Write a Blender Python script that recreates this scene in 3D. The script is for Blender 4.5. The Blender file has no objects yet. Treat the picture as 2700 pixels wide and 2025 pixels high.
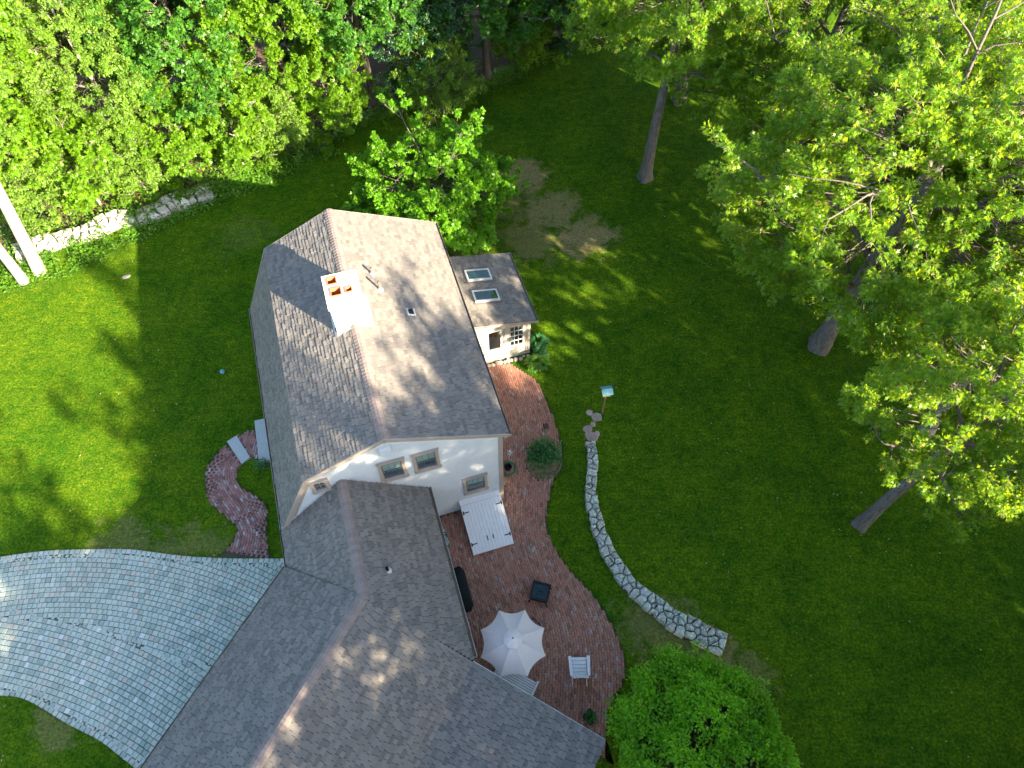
import bpy, math, random
import numpy as np
from mathutils import Vector, Matrix

# ------------------------------------------------------------------ camera, sky, sun, exposure
scene = bpy.context.scene
CAM_H, TILT, FOC = 28.0, 32.6, 1868.0          # metres up, degrees off straight down, focal length in photo pixels
SUN_AZ, SUN_EL = -41.0, 23.5                   # where the sun stands, from +X, degrees
cam_d = bpy.data.cameras.new('camera')
cam = bpy.data.objects.new('camera', cam_d)
scene.collection.objects.link(cam)
cam.location = (0, 0, CAM_H)
cam.rotation_euler = (math.radians(TILT), 0, 0)
cam_d.sensor_fit = 'HORIZONTAL'
cam_d.sensor_width = 36.0
cam_d.lens = 36.0 * FOC / 2700.0
cam_d.clip_end = 600
scene.camera = cam

world = bpy.data.worlds.new('World')
scene.world = world
world.use_nodes = True
wn = world.node_tree.nodes
sky = wn.new('ShaderNodeTexSky')
sky.sky_type = 'NISHITA'
sky.sun_disc = False
sky.sun_elevation = math.radians(SUN_EL)
sky.sun_rotation = math.radians(90 - SUN_AZ)
sky.air_density = 1.0
sky.dust_density = 1.0
wn['Background'].inputs['Strength'].default_value = 0.08
world.node_tree.links.new(sky.outputs['Color'], wn['Background'].inputs['Color'])

sun_d = bpy.data.lights.new('sun', 'SUN')
sun_d.energy = 5.0
sun_d.angle = math.radians(0.6)
sun_d.color = (1.0, 0.83, 0.60)
sun = bpy.data.objects.new('sun', sun_d)
scene.collection.objects.link(sun)
_sd = Vector((math.cos(math.radians(SUN_AZ)) * math.cos(math.radians(SUN_EL)),
              math.sin(math.radians(SUN_AZ)) * math.cos(math.radians(SUN_EL)),
              math.sin(math.radians(SUN_EL))))
sun.rotation_euler = _sd.to_track_quat('Z', 'Y').to_euler()
sun.location = (40, -40, 40)

vs = scene.view_settings
vs.view_transform = 'Standard'
vs.look = 'None'
vs.exposure = 2.75
vs.gamma = 1.0
vs.use_curve_mapping = False
scene.render.engine = 'CYCLES'
scene.cycles.max_bounces = 6
scene.cycles.diffuse_bounces = 3
scene.cycles.glossy_bounces = 2
scene.cycles.transmission_bounces = 4
scene.cycles.transparent_max_bounces = 12

# ------------------------------------------------------------------ helpers
C = scene.collection
RNG = np.random.default_rng(7)
random.seed(7)
_t = math.radians(TILT)
_UP = np.array([0, math.cos(_t), math.sin(_t)])
_FW = np.array([0, math.sin(_t), -math.cos(_t)])


def at(x, y, z=0.0):
    """survey: the place at height z that the photograph shows at pixel (x, y) of 2700 x 2025"""
    d = np.array([1.0, 0, 0]) * (x - 1350) + _UP * (1012.5 - y) + _FW * FOC
    k = (z - CAM_H) / d[2]
    return np.array([0, 0, CAM_H]) + k * d


def atl(pts, z=0.0, ox=0, oy=0, s=1.0):
    return [at(ox + p[0] * s, oy + p[1] * s, z) for p in pts]


def tag(o, label=None, cat=None, group=None, kind=None):
    if label: o['label'] = label
    if cat: o['category'] = cat
    if group: o['group'] = group
    if kind: o['kind'] = kind
    return o


def link(name, me, mat=None, parent=None, loc=None, rot=None):
    o = bpy.data.objects.new(name, me)
    C.objects.link(o)
    if me is not None and mat is not None and not me.materials:
        for m in (mat if isinstance(mat, (list, tuple)) else [mat]):
            me.materials.append(m)
    if parent is not None: o.parent = parent
    if loc is not None: o.location = loc
    if rot is not None: o.rotation_euler = rot
    return o


def thing(name, label, cat, loc=(0, 0, 0), rz=0.0, group=None):
    o = bpy.data.objects.new(name, None)
    o.empty_display_size = 0.3
    C.objects.link(o)
    o.location = loc
    o.rotation_euler = (0, 0, rz)
    return tag(o, label, cat, group)


class MB:
    """collects faces of one mesh"""
    def __init__(s):
        s.v, s.f, s.mi, s.m = [], [], [], 0

    def add(s, verts, faces):
        b = len(s.v)
        s.v.extend([tuple(map(float, p)) for p in verts])
        for f in faces:
            s.f.append([b + i for i in f]); s.mi.append(s.m)

    def box(s, c, size, R=None, taper=1.0, bev=0.0):
        hx, hy, hz = size[0] / 2, size[1] / 2, size[2] / 2
        if bev:
            b = bev
            p = [(-hx, -hy, -hz), (hx, -hy, -hz), (hx, hy, -hz), (-hx, hy, -hz),
                 (-hx, -hy, hz - b), (hx, -hy, hz - b), (hx, hy, hz - b), (-hx, hy, hz - b),
                 (-hx + b, -hy + b, hz), (hx - b, -hy + b, hz), (hx - b, hy - b, hz), (-hx + b, hy - b, hz)]
            f = [(0, 1, 5, 4), (1, 2, 6, 5), (2, 3, 7, 6), (3, 0, 4, 7), (4, 5, 9, 8), (5, 6, 10, 9), (6, 7, 11, 10), (7, 4, 8, 11), (8, 9, 10, 11), (3, 2, 1, 0)]
        else:
            t = taper
            p = [(-hx, -hy, -hz), (hx, -hy, -hz), (hx, hy, -hz), (-hx, hy, -hz),
                 (-hx * t, -hy * t, hz), (hx * t, -hy * t, hz), (hx * t, hy * t, hz), (-hx * t, hy * t, hz)]
            f = [(3, 2, 1, 0), (4, 5, 6, 7), (0, 1, 5, 4), (1, 2, 6, 5), (2, 3, 7, 6), (3, 0, 4, 7)]
        if R is not None:
            p = [tuple(R @ Vector(q)) for q in p]
        s.add([(q[0] + c[0], q[1] + c[1], q[2] + c[2]) for q in p], f)
        return s

    def span(s, lo, hi):
        return s.box([(a + b) / 2 for a, b in zip(lo, hi)], [abs(b - a) for a, b in zip(lo, hi)])

    def bar(s, a, b, w, h, up=(0, 0, 1)):
        a, b = Vector(a), Vector(b)
        x = (b - a); L = x.length; x.normalize()
        u = Vector(up)
        y = u.cross(x)
        if y.length < 1e-4: y = Vector((0, 1, 0)).cross(x)
        y.normalize(); z = x.cross(y)
        R = Matrix((x, y, z)).transposed()
        return s.box((a + b) / 2, (L, w, h), R)

    def tube(s, pts, rad, n=8, cap=True):
        pts = [np.array(p, float) for p in pts]
        if not hasattr(rad, '__len__'): rad = [rad] * len(pts)
        rings = []
        ref = np.array([0.31, 0.17, 0.93])
        for i, p in enumerate(pts):
            d = pts[min(i + 1, len(pts) - 1)] - pts[max(i - 1, 0)]
            d = d / (np.linalg.norm(d) + 1e-9)
            r0 = ref if abs(d @ ref) < .95 else np.array([1, 0, 0.])
            x = np.cross(d, r0); x /= np.linalg.norm(x); y = np.cross(d, x)
            rings.append([p + rad[i] * (math.cos(a) * x + math.sin(a) * y) for a in np.linspace(0, 2 * math.pi, n, endpoint=False)])
        fs = []
        for i in range(len(pts) - 1):
            for k in range(n):
                fs.append((i * n + k, i * n + (k + 1) % n, (i + 1) * n + (k + 1) % n, (i + 1) * n + k))
        if cap:
            fs.append(tuple(range(n - 1, -1, -1)))
            fs.append(tuple((len(pts) - 1) * n + k for k in range(n)))
        s.add([q for r in rings for q in r], fs)
        return s

    def prism(s, poly, z0, z1):
        n = len(poly)
        s.add([(p[0], p[1], z0) for p in poly] + [(p[0], p[1], z1) for p in poly],
              [tuple(range(n - 1, -1, -1)), tuple(range(n, 2 * n))] + [(k, (k + 1) % n, n + (k + 1) % n, n + k) for k in range(n)])
        return s

    def extrude(s, poly3, off):
        n = len(poly3)
        o = np.array(off)
        s.add(list(poly3) + [np.array(p) + o for p in poly3],
              [tuple(range(n)), tuple(range(2 * n - 1, n - 1, -1))] + [(k, n + k, n + (k + 1) % n, (k + 1) % n) for k in range(n)])
        return s

    def lathe(s, prof, n=16, c=(0, 0, 0)):
        vs_, fs = [], []
        for r, z in prof:
            for k in range(n):
                a = 2 * math.pi * k / n
                vs_.append((c[0] + r * math.cos(a), c[1] + r * math.sin(a), c[2] + z))
        for i in range(len(prof) - 1):
            for k in range(n):
                fs.append((i * n + k, i * n + (k + 1) % n, (i + 1) * n + (k + 1) % n, (i + 1) * n + k))
        s.add(vs_, fs)
        return s

    def mesh(s, name, smooth=False):
        me = bpy.data.meshes.new(name)
        me.from_pydata(s.v, [], s.f)
        if any(s.mi): me.polygons.foreach_set('material_index', s.mi)
        if smooth: me.polygons.foreach_set('use_smooth', [True] * len(s.f))
        me.update()
        return me

    def build(s, name, mat=None, parent=None, smooth=False, loc=None, rot=None):
        return link(name, s.mesh(name, smooth), mat, parent, loc, rot)


def np_mesh(name, V, F, mi=None, smooth=False):
    """V (n,3); F list of (k,m) face arrays with m corners each"""
    me = bpy.data.meshes.new(name)
    me.vertices.add(len(V))
    me.vertices.foreach_set('co', np.asarray(V, np.float32).ravel())
    loops = np.concatenate([f.ravel() for f in F]).astype(np.int32)
    sizes = np.concatenate([np.full(len(f), f.shape[1]) for f in F]).astype(np.int32)
    starts = np.concatenate([[0], np.cumsum(sizes)[:-1]]).astype(np.int32)
    me.loops.add(len(loops))
    me.loops.foreach_set('vertex_index', loops)
    me.polygons.add(len(sizes))
    me.polygons.foreach_set('loop_start', starts)
    me.polygons.foreach_set('loop_total', sizes)
    if smooth: me.polygons.foreach_set('use_smooth', np.ones(len(sizes), bool))
    me.update(calc_edges=True)
    return me


# ------------------------------------------------------------------ materials
def new_mat(name):
    m = bpy.data.materials.new(name)
    m.use_nodes = True
    nt = m.node_tree
    return m, nt, nt.nodes['Principled BSDF']


def noise(nt, scale, detail=3.0, rough=0.55, vec=None, dist=0.0):
    n = nt.nodes.new('ShaderNodeTexNoise')
    n.inputs['Scale'].default_value = scale
    n.inputs['Detail'].default_value = detail
    n.inputs['Roughness'].default_value = rough
    n.inputs['Distortion'].default_value = dist
    if vec is not None: nt.links.new(vec, n.inputs['Vector'])
    return n.outputs['Fac']


def ramp(nt, fac, stops, interp='LINEAR'):
    r = nt.nodes.new('ShaderNodeValToRGB')
    r.color_ramp.interpolation = interp
    el = r.color_ramp.elements
    el[0].position, el[0].color = stops[0][0], (*stops[0][1], 1)
    el[1].position, el[1].color = stops[-1][0], (*stops[-1][1], 1)
    for p, c in stops[1:-1]:
        e = el.new(p); e.color = (*c, 1)
    nt.links.new(fac, r.inputs['Fac'])
    return r.outputs['Color']


def mix(nt, fac, a, b, mode='MIX'):
    m = nt.nodes.new('ShaderNodeMix')
    m.data_type = 'RGBA'
    m.blend_type = mode
    for sock, v in ((m.inputs[0], fac), (m.inputs[6], a), (m.inputs[7], b)):
        if isinstance(v, bpy.types.NodeSocket): nt.links.new(v, sock)
        elif isinstance(v, (int, float)): sock.default_value = v
        else: sock.default_value = (*v, 1)
    return m.outputs[2]


def maprange(nt, v, a, b, c=0.0, d=1.0):
    m = nt.nodes.new('ShaderNodeMapRange')
    nt.links.new(v, m.inputs[0])
    for i, q in enumerate((a, b, c, d)): m.inputs[i + 1].default_value = q
    return m.outputs[0]


def math_(nt, op, a, b=None):
    m = nt.nodes.new('ShaderNodeMath')
    m.operation = op
    for i, v in enumerate((a, b)):
        if v is None: continue
        if isinstance(v, bpy.types.NodeSocket): nt.links.new(v, m.inputs[i])
        else: m.inputs[i].default_value = v
    return m.outputs[0]


def bump(nt, bsdf, h, strength=0.3, dist=0.02):
    b = nt.nodes.new('ShaderNodeBump')
    b.inputs['Strength'].default_value = strength
    b.inputs['Distance'].default_value = dist
    nt.links.new(h, b.inputs['Height'])
    nt.links.new(b.outputs['Normal'], bsdf.inputs['Normal'])


def objco(nt):
    return nt.nodes.new('ShaderNodeTexCoord').outputs['Object']


def geo(nt):
    return nt.nodes.new('ShaderNodeNewGeometry')


def rand_of(nt):
    """one number per loose piece of a mesh and per object"""
    a = geo(nt).outputs['Random Per Island']
    b = nt.nodes.new('ShaderNodeObjectInfo').outputs['Random']
    return math_(nt, 'FRACT', math_(nt, 'ADD', a, b))


def plain(name, col, rough=0.6, var=0.12, scale=6.0, bumpy=0.0, bscale=60.0, metal=0.0, spec=0.5, dirt=None, space='Object'):
    m, nt, b = new_mat(name)
    co = nt.nodes.new('ShaderNodeTexCoord').outputs[space]
    n1 = noise(nt, scale, 4, 0.6, co)
    lo = tuple(c * (1 - var) for c in col); hi = tuple(min(1, c * (1 + var)) for c in col)
    c = ramp(nt, n1, [(0.3, lo), (0.7, hi)])
    if dirt:
        n2 = noise(nt, scale * 0.35, 5, 0.65, co, 0.5)
        c = mix(nt, maprange(nt, n2, 0.52, 0.68), c, dirt)
    nt.links.new(c, b.inputs['Base Color'])
    b.inputs['Roughness'].default_value = rough
    b.inputs['Metallic'].default_value = metal
    b.inputs['Specular IOR Level'].default_value = spec
    if bumpy: bump(nt, b, noise(nt, bscale, 3, 0.6, co), bumpy, 0.01)
    return m


def pieces(name, stops, rough=0.85, nscale=9.0, namt=0.25, bumpy=0.35, bscale=70.0, spot=None, spot_rng=(0.6, 0.72), big=None):
    """colour differs from piece to piece"""
    m, nt, b = new_mat(name)
    r = rand_of(nt)
    co = geo(nt).outputs['Position']
    c = ramp(nt, r, stops)
    n1 = noise(nt, nscale, 4, 0.6, co)
    c = mix(nt, namt, c, ramp(nt, n1, [(0.25, (0.25,) * 3), (0.75, (1.6,) * 3)]), 'MULTIPLY')
    if big:
        n3 = noise(nt, big[0], 4, 0.6, co)
        c = mix(nt, maprange(nt, n3, big[1], big[2], 0, big[4]), c, big[3])
    if spot:
        n2 = noise(nt, nscale * 1.7, 5, 0.7, co, 0.4)
        c = mix(nt, maprange(nt, n2, *spot_rng), c, spot)
    nt.links.new(c, b.inputs['Base Color'])
    b.inputs['Roughness'].default_value = rough
    b.inputs['Specular IOR Level'].default_value = 0.3
    if bumpy: bump(nt, b, noise(nt, bscale, 4, 0.65, co), bumpy, 0.008)
    return m


def leaf_mat(name, stops, trans=(0.25, 0.45, 0.03), tfac=0.35, gloss=0.35, young=None):
    m, nt, b = new_mat(name)
    r = geo(nt).outputs['Random Per Island']
    c = ramp(nt, r, stops)
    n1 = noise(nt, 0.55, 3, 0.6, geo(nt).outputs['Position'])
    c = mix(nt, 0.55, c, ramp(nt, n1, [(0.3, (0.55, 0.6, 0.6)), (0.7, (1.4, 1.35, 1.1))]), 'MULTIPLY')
    if young:
        c = mix(nt, maprange(nt, r, 0.93, 0.97), c, young)
    nt.links.new(c, b.inputs['Base Color'])
    b.inputs['Roughness'].default_value = 0.42
    b.inputs['Specular IOR Level'].default_value = gloss
    t = nt.nodes.new('ShaderNodeBsdfTranslucent')
    tc = mix(nt, 0.75, c, trans)
    nt.links.new(tc, t.inputs['Color'])
    ms = nt.nodes.new('ShaderNodeMixShader')
    ms.inputs[0].default_value = tfac
    nt.links.new(b.outputs[0], ms.inputs[1])
    nt.links.new(t.outputs[0], ms.inputs[2])
    nt.links.new(ms.outputs[0], nt.nodes['Material Output'].inputs['Surface'])
    return m


def glass_mat(name, tint=(0.8, 0.9, 0.9)):
    m, nt, b = new_mat(name)
    tr = nt.nodes.new('ShaderNodeBsdfTransparent'); tr.inputs[0].default_value = (*tint, 1)
    gl = nt.nodes.new('ShaderNodeBsdfGlossy'); gl.inputs['Roughness'].default_value = 0.03
    ms = nt.nodes.new('ShaderNodeMixShader')
    ms.inputs[0].default_value = 0.07
    nt.links.new(tr.outputs[0], ms.inputs[1]); nt.links.new(gl.outputs[0], ms.inputs[2])
    nt.links.new(ms.outputs[0], nt.nodes['Material Output'].inputs['Surface'])
    return m


def bark_mat(name, a, b_, scale=7.0):
    m, nt, b = new_mat(name)
    co = nt.nodes.new('ShaderNodeTexCoord').outputs['Object']
    mp = nt.nodes.new('ShaderNodeMapping'); mp.inputs['Scale'].default_value = (1, 1, 0.16)
    nt.links.new(co, mp.inputs['Vector'])
    n1 = noise(nt, scale * 2.2, 5, 0.7, mp.outputs[0], 0.6)
    n2 = noise(nt, 1.3, 3, 0.6, co)
    c = ramp(nt, n1, [(0.32, a), (0.6, b_)])
    c = mix(nt, maprange(nt, n2, 0.5, 0.75, 0, 0.5), c, tuple(q * 1.35 for q in b_))
    nt.links.new(c, b.inputs['Base Color'])
    b.inputs['Roughness'].default_value = 0.95
    b.inputs['Specular IOR Level'].default_value = 0.15
    bump(nt, b, n1, 0.9, 0.05)
    return m


M = {}
M['shingle'] = pieces('asphalt shingle', [(0.0, (0.130, 0.122, 0.110)), (0.3, (0.165, 0.153, 0.137)), (0.6, (0.19, 0.175, 0.156)), (0.85, (0.215, 0.195, 0.173)), (1.0, (0.17, 0.15, 0.135))],
                      rough=0.95, nscale=30, namt=0.25, bumpy=0.5, bscale=180, big=(0.35, 0.42, 0.72, (0.12, 0.118, 0.118), 0.3))
M['ridge'] = pieces('ridge cap shingle', [(0.0, (0.19, 0.155, 0.143)), (0.5, (0.215, 0.175, 0.16)), (1.0, (0.24, 0.195, 0.175))], rough=0.95, nscale=25, namt=0.3, bumpy=0.5, bscale=180)
M['underlay'] = plain('roof underlay', (0.035, 0.035, 0.036), 0.95)
M['clap'] = plain('white clapboard paint', (0.47, 0.49, 0.50), 0.55, 0.05, 3.0, 0.08, 40, dirt=None)
M['trim'] = plain('tan trim paint', (0.33, 0.275, 0.23), 0.55, 0.07, 8, 0.05, 60)
M['trimd'] = plain('dark sash paint', (0.12, 0.10, 0.09), 0.5, 0.08, 8)
M['white'] = plain('white paint', (0.58, 0.59, 0.59), 0.5, 0.04, 6, 0.05, 60)
M['greyw'] = plain('weathered white boards', (0.60, 0.62, 0.62), 0.6, 0.07, 5, 0.12, 50)
M['cream'] = plain('sunroom panel paint', (0.44, 0.415, 0.375), 0.6, 0.06, 5, 0.08, 40)
M['chim'] = plain('whitewashed chimney', (0.74, 0.73, 0.71), 0.8, 0.06, 6, 0.3, 30)
M['lead'] = plain('lead flashing', (0.45, 0.47, 0.49), 0.45, 0.12, 9, 0.1, 30)
M['terra'] = plain('terracotta flue', (0.50, 0.145, 0.06), 0.8, 0.15, 9, 0.2, 40)
M['black'] = plain('black iron', (0.010, 0.011, 0.012), 0.6, 0.2, 12, spec=.25)
M['dark'] = plain('dark interior', (0.12, 0.085, 0.07), 0.8, 0.2, 3)
M['floorin'] = plain('sunroom floor', (0.24, 0.21, 0.19), 0.6, 0.2, 6)
M['gutter'] = plain('tan gutter', (0.32, 0.27, 0.235), 0.5, 0.1, 8, 0.05, 30)
M['gutter2'] = plain('grey green gutter', (0.34, 0.36, 0.33), 0.6, 0.2, 9, 0.2, 30, dirt=(0.14, 0.17, 0.09))
M['debris'] = plain('leaf litter in gutter', (0.11, 0.09, 0.055), 0.95, 0.6, 25, 0.8, 60)
M['glass'] = glass_mat('clear glass')
m, nt, b = new_mat('window pane'); M['pane'] = m
b.inputs['Base Color'].default_value = (0.03, 0.06, 0.085, 1); b.inputs['Roughness'].default_value = 0.06; b.inputs['IOR'].default_value = 1.9  # dark blue base puts the sky's reflection into the colour
m, nt, b = new_mat('skylight pane'); M['skypane'] = m
b.inputs['Base Color'].default_value = (0.015, 0.045, 0.03, 1); b.inputs['Roughness'].default_value = 0.03; b.inputs['IOR'].default_value = 1.8  # green in the base stands in for trees mirrored in the glass
M['blind'] = plain('window blind', (0.55, 0.54, 0.48), 0.7, 0.08, 5)
M['brick'] = pieces('paver brick', [(0.0, (0.21, 0.11, 0.078)), (0.25, (0.305, 0.147, 0.10)), (0.5, (0.365, 0.168, 0.115)), (0.75, (0.325, 0.16, 0.12)), (0.92, (0.365, 0.212, 0.15)), (0.982, (0.31, 0.24, 0.205)), (1.0, (0.32, 0.295, 0.275))],
                    rough=0.9, nscale=14, namt=0.35, bumpy=0.5, bscale=90, big=(0.8, 0.56, 0.74, (0.22, 0.15, 0.12), 0.45))
M['brickbase'] = plain('sand joint', (0.06, 0.048, 0.038), 0.95, 0.3, 30, 0.4, 90)
M['cobble'] = pieces('granite sett', [(0.0, (0.29, 0.35, 0.305)), (0.3, (0.38, 0.45, 0.39)), (0.6, (0.425, 0.485, 0.42)), (0.8, (0.47, 0.505, 0.44)), (0.9, (0.45, 0.425, 0.345)), (0.95, (0.40, 0.455, 0.425)), (1.0, (0.60, 0.615, 0.565))],
                     rough=0.85, nscale=22, namt=0.35, bumpy=0.6, bscale=80, big=(0.5, 0.5, 0.75, (0.42, 0.39, 0.31), 0.4))
M['cobbase'] = plain('stone dust joint', (0.10, 0.095, 0.07), 0.95, 0.35, 20, 0.5, 90)
M['granite'] = plain('granite slab', (0.36, 0.39, 0.39), 0.85, 0.25, 45, 0.4, 90)
M['fieldstone'] = pieces('lichened fieldstone', [(0.0, (0.23, 0.235, 0.205)), (0.35, (0.32, 0.34, 0.295)), (0.7, (0.39, 0.42, 0.365)), (0.9, (0.31, 0.26, 0.22)), (1.0, (0.44, 0.44, 0.42))],
                         rough=0.95, nscale=7, namt=0.45, bumpy=0.9, bscale=28, spot=(0.55, 0.61, 0.50), spot_rng=(0.52, 0.56))
M['flatstone'] = pieces('brown flat stone', [(0.0, (0.26, 0.20, 0.165)), (0.5, (0.31, 0.25, 0.20)), (1.0, (0.36, 0.29, 0.24))], rough=0.9, nscale=9, namt=0.35, bumpy=0.5, bscale=40)
M['boulder'] = pieces('wall boulder', [(0.0, (0.28, 0.26, 0.23)), (0.5, (0.40, 0.37, 0.33)), (1.0, (0.50, 0.47, 0.42))], rough=0.95, nscale=6, namt=0.45, bumpy=0.8, bscale=25)
M['bedsoil'] = plain('mossy soil', (0.14, 0.115, 0.06), 1.0, 0.5, 9, 0.9, 30, dirt=(0.05, 0.09, 0.02))
M['rock'] = plain('grey rock', (0.2, 0.2, 0.185), .9, .2, 9, .5, 30)
M['soil'] = plain('garden soil', (0.07, 0.05, 0.035), 1.0, 0.4, 12, 0.8, 40)
M['canvas'] = plain('cream canvas', (0.60, 0.53, 0.49), 0.85, 0.03, 3, 0.1, 220)
M['cover'] = plain('grill cover fabric', (0.006, 0.012, 0.013), 0.8, 0.25, 7, 0.4, 25, spec=.15)
M['tableb'] = plain('black cast metal', (0.006, 0.009, 0.010), 0.6, 0.25, 9, 0.2, 60, spec=.25)
M['tile'] = plain('blue slate top', (0.008, 0.026, 0.034), 0.5, 0.4, 7, 0.2, 40, spec=.3)
M['hose'] = plain('green hose', (0.02, 0.16, 0.055), 0.45, 0.15, 12)
M['teal'] = plain('teal painted roof', (0.10, 0.28, 0.32), 0.55, 0.1, 9)
M['wood'] = plain('brown weathered wood', (0.24, 0.15, 0.10), 0.8, 0.2, 14, 0.2, 50)
M['bark'] = bark_mat('oak bark', (0.07, 0.062, 0.058), (0.20, 0.18, 0.17))
M['barkp'] = bark_mat('pale bark', (0.22, 0.19, 0.165), (0.42, 0.37, 0.33))
M['barkd'] = bark_mat('dark bark', (0.05, 0.042, 0.036), (0.13, 0.11, 0.095))
M['twig'] = bark_mat('grey twig bark', (0.07, 0.06, 0.05), (0.19, 0.165, 0.145), 20)
M['oak'] = leaf_mat('oak leaf', [(0.0, (0.052, 0.145, 0.008)), (0.4, (0.092, 0.21, 0.011)), (0.75, (0.14, 0.265, 0.014)), (1.0, (0.20, 0.32, 0.025))], (0.53, 0.72, 0.02), 0.45, .32, young=(0.30, 0.20, 0.06))
M['maple'] = leaf_mat('maple leaf', [(0.0, (0.058, 0.15, 0.007)), (0.5, (0.095, 0.212, 0.010)), (1.0, (0.15, 0.275, 0.015))], (0.46, 0.68, 0.025), 0.45, .3)
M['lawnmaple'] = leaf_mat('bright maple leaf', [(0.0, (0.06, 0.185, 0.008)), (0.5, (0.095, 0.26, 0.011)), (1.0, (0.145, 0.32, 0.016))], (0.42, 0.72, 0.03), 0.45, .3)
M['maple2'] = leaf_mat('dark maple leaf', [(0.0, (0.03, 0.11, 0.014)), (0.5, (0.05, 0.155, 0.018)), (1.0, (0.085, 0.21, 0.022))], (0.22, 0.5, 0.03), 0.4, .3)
M['ash'] = leaf_mat('ash leaf', [(0.0, (0.085, 0.18, 0.022)), (0.5, (0.125, 0.235, 0.03)), (1.0, (0.17, 0.29, 0.045))], (0.45, 0.64, 0.06), 0.44, .28)
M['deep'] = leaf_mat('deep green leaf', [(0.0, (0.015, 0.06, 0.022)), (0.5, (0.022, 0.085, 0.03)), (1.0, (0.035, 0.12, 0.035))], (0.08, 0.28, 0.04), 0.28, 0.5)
M['globe'] = leaf_mat('globe tree leaf', [(0.0, (0.07, 0.235, 0.004)), (0.5, (0.125, 0.335, 0.006)), (1.0, (0.21, 0.43, 0.010))], (0.34, 0.70, 0.015), 0.38, .25)
M['cover_leaf'] = leaf_mat('ground cover leaf', [(0.0, (0.05, 0.14, 0.012)), (0.5, (0.08, 0.20, 0.018)), (1.0, (0.12, 0.26, 0.026))], (0.3, 0.55, 0.03), 0.35, 0.4)
M['shrub'] = leaf_mat('shrub leaf', [(0.0, (0.018, 0.085, 0.022)), (0.5, (0.03, 0.13, 0.03)), (1.0, (0.05, 0.17, 0.035))], (0.08, 0.35, 0.04), 0.25, 0.5)
M['grassblade'] = leaf_mat('grass blade', [(0.0, (0.025, 0.075, 0.01)), (0.5, (0.04, 0.11, 0.012)), (1.0, (0.075, 0.14, 0.02))], (0.15, 0.35, 0.02), 0.25, 0.2)


def lawn_material():
    m, nt, b = new_mat('mown lawn')
    co = geo(nt).outputs['Position']
    fine = noise(nt, 10.0, 6, 0.8, co)
    mid = noise(nt, 2.6, 6, 0.7, co, 0.4)
    big = noise(nt, 0.42, 5, 0.62, co, 0.5)
    mp = nt.nodes.new('ShaderNodeMapping')
    mp.inputs['Rotation'].default_value = (0, 0, math.radians(35))
    mp.inputs['Scale'].default_value = (0.5, 3.5, 1)
    nt.links.new(co, mp.inputs['Vector'])
    streak = noise(nt, 1.6, 5, 0.7, mp.outputs[0], .3)
    c = ramp(nt, fine, [(0.32, (0.010, 0.041, 0.0015)), (0.5, (0.042, 0.108, 0.0045)), (0.68, (0.125, 0.205, 0.013))])
    c = mix(nt, maprange(nt, mid, 0.36, 0.66, 0, 1.0), mix(nt, 1.0, c, (0.72, 0.80, 0.8), 'MULTIPLY'), mix(nt, 1.0, c, (1.75, 1.3, 1.1), 'MULTIPLY'))
    c = mix(nt, maprange(nt, big, 0.42, 0.62, 0, 0.9), c, mix(nt, 1.0, c, (0.55, 0.74, 0.8), 'MULTIPLY'))
    c = mix(nt, maprange(nt, streak, 0.48, 0.7, 0, 0.6), c, mix(nt, 1.0, c, (1.7, 1.35, 1.0), 'MULTIPLY'))
    clover = noise(nt, 1.7, 5, 0.7, co, 1.0)
    c = mix(nt, maprange(nt, clover, 0.60, 0.68, 0, 0.55), c, (0.03, 0.15, 0.004))
    thin = noise(nt, 0.9, 6, 0.75, co, 0.8)
    c = mix(nt, maprange(nt, thin, 0.60, 0.72, 0, 0.4), c, (0.13, 0.15, 0.03))
    # dry straw-coloured patches
    dry = ramp(nt, fine, [(0.3, (0.14, 0.105, 0.045)), (0.7, (0.40, 0.31, 0.15))])
    tot = None
    for (px, py, r, amt) in DRY:
        p = at(px, py)
        vm = nt.nodes.new('ShaderNodeVectorMath'); vm.operation = 'DISTANCE'
        nt.links.new(co, vm.inputs[0]); vm.inputs[1].default_value = tuple(p)
        d = math_(nt, 'DIVIDE', vm.outputs['Value'], r)
        d = math_(nt, 'ADD', d, math_(nt, 'MULTIPLY', math_(nt, 'SUBTRACT', noise(nt, 1.1, 5, 0.7, co, 0.6), 0.5), 3.4))
        f = maprange(nt, d, 0.55, 1.15, amt, 0.0)
        tot = f if tot is None else math_(nt, 'MAXIMUM', tot, f)
    brk = maprange(nt, noise(nt, 5.5, 5, 0.75, co), 0.28, 0.52, 0.2, 1.0)
    c = mix(nt, math_(nt, 'MULTIPLY', tot, brk), c, dry)
    nt.links.new(c, b.inputs['Base Color'])
    b.inputs['Roughness'].default_value = 0.9
    b.inputs['Specular IOR Level'].default_value = 0.03
    bump(nt, b, math_(nt, 'ADD', fine, math_(nt, 'MULTIPLY', mid, 0.6)), 1.0, 0.05)
    return m


DRY = [(1375, 465, 1.5, .85), (1455, 555, 1.7, 0.75), (1540, 625, 1.6, 0.85), (1400, 635, 1.7, 0.5), (1330, 550, 1.5, 0.45), (1240, 690, 1.2, 0.3),
       (1720, 1650, 1.3, 0.4), (1800, 1690, 1.4, 0.45), (1870, 1720, 1.0, 0.6), (1980, 1790, 0.9, 0.4), (1990, 500, 1.2, 0.2), (330, 1455, 1.6, 0.3), (480, 1462, 1.2, 0.3),
       (160, 1900, 1.0, 0.35), (560, 1440, .8, .25), (640, 620, 1.5, .12)]
M['lawn'] = lawn_material()
m, nt, b = new_mat('woodland floor'); M['litter'] = m
co = geo(nt).outputs['Position']
c_ = ramp(nt, noise(nt, 9, 6, 0.75, co), [(0.25, (0.03, 0.018, 0.01)), (0.5, (0.095, 0.052, 0.028)), (0.75, (0.19, 0.11, 0.06))])
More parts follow.
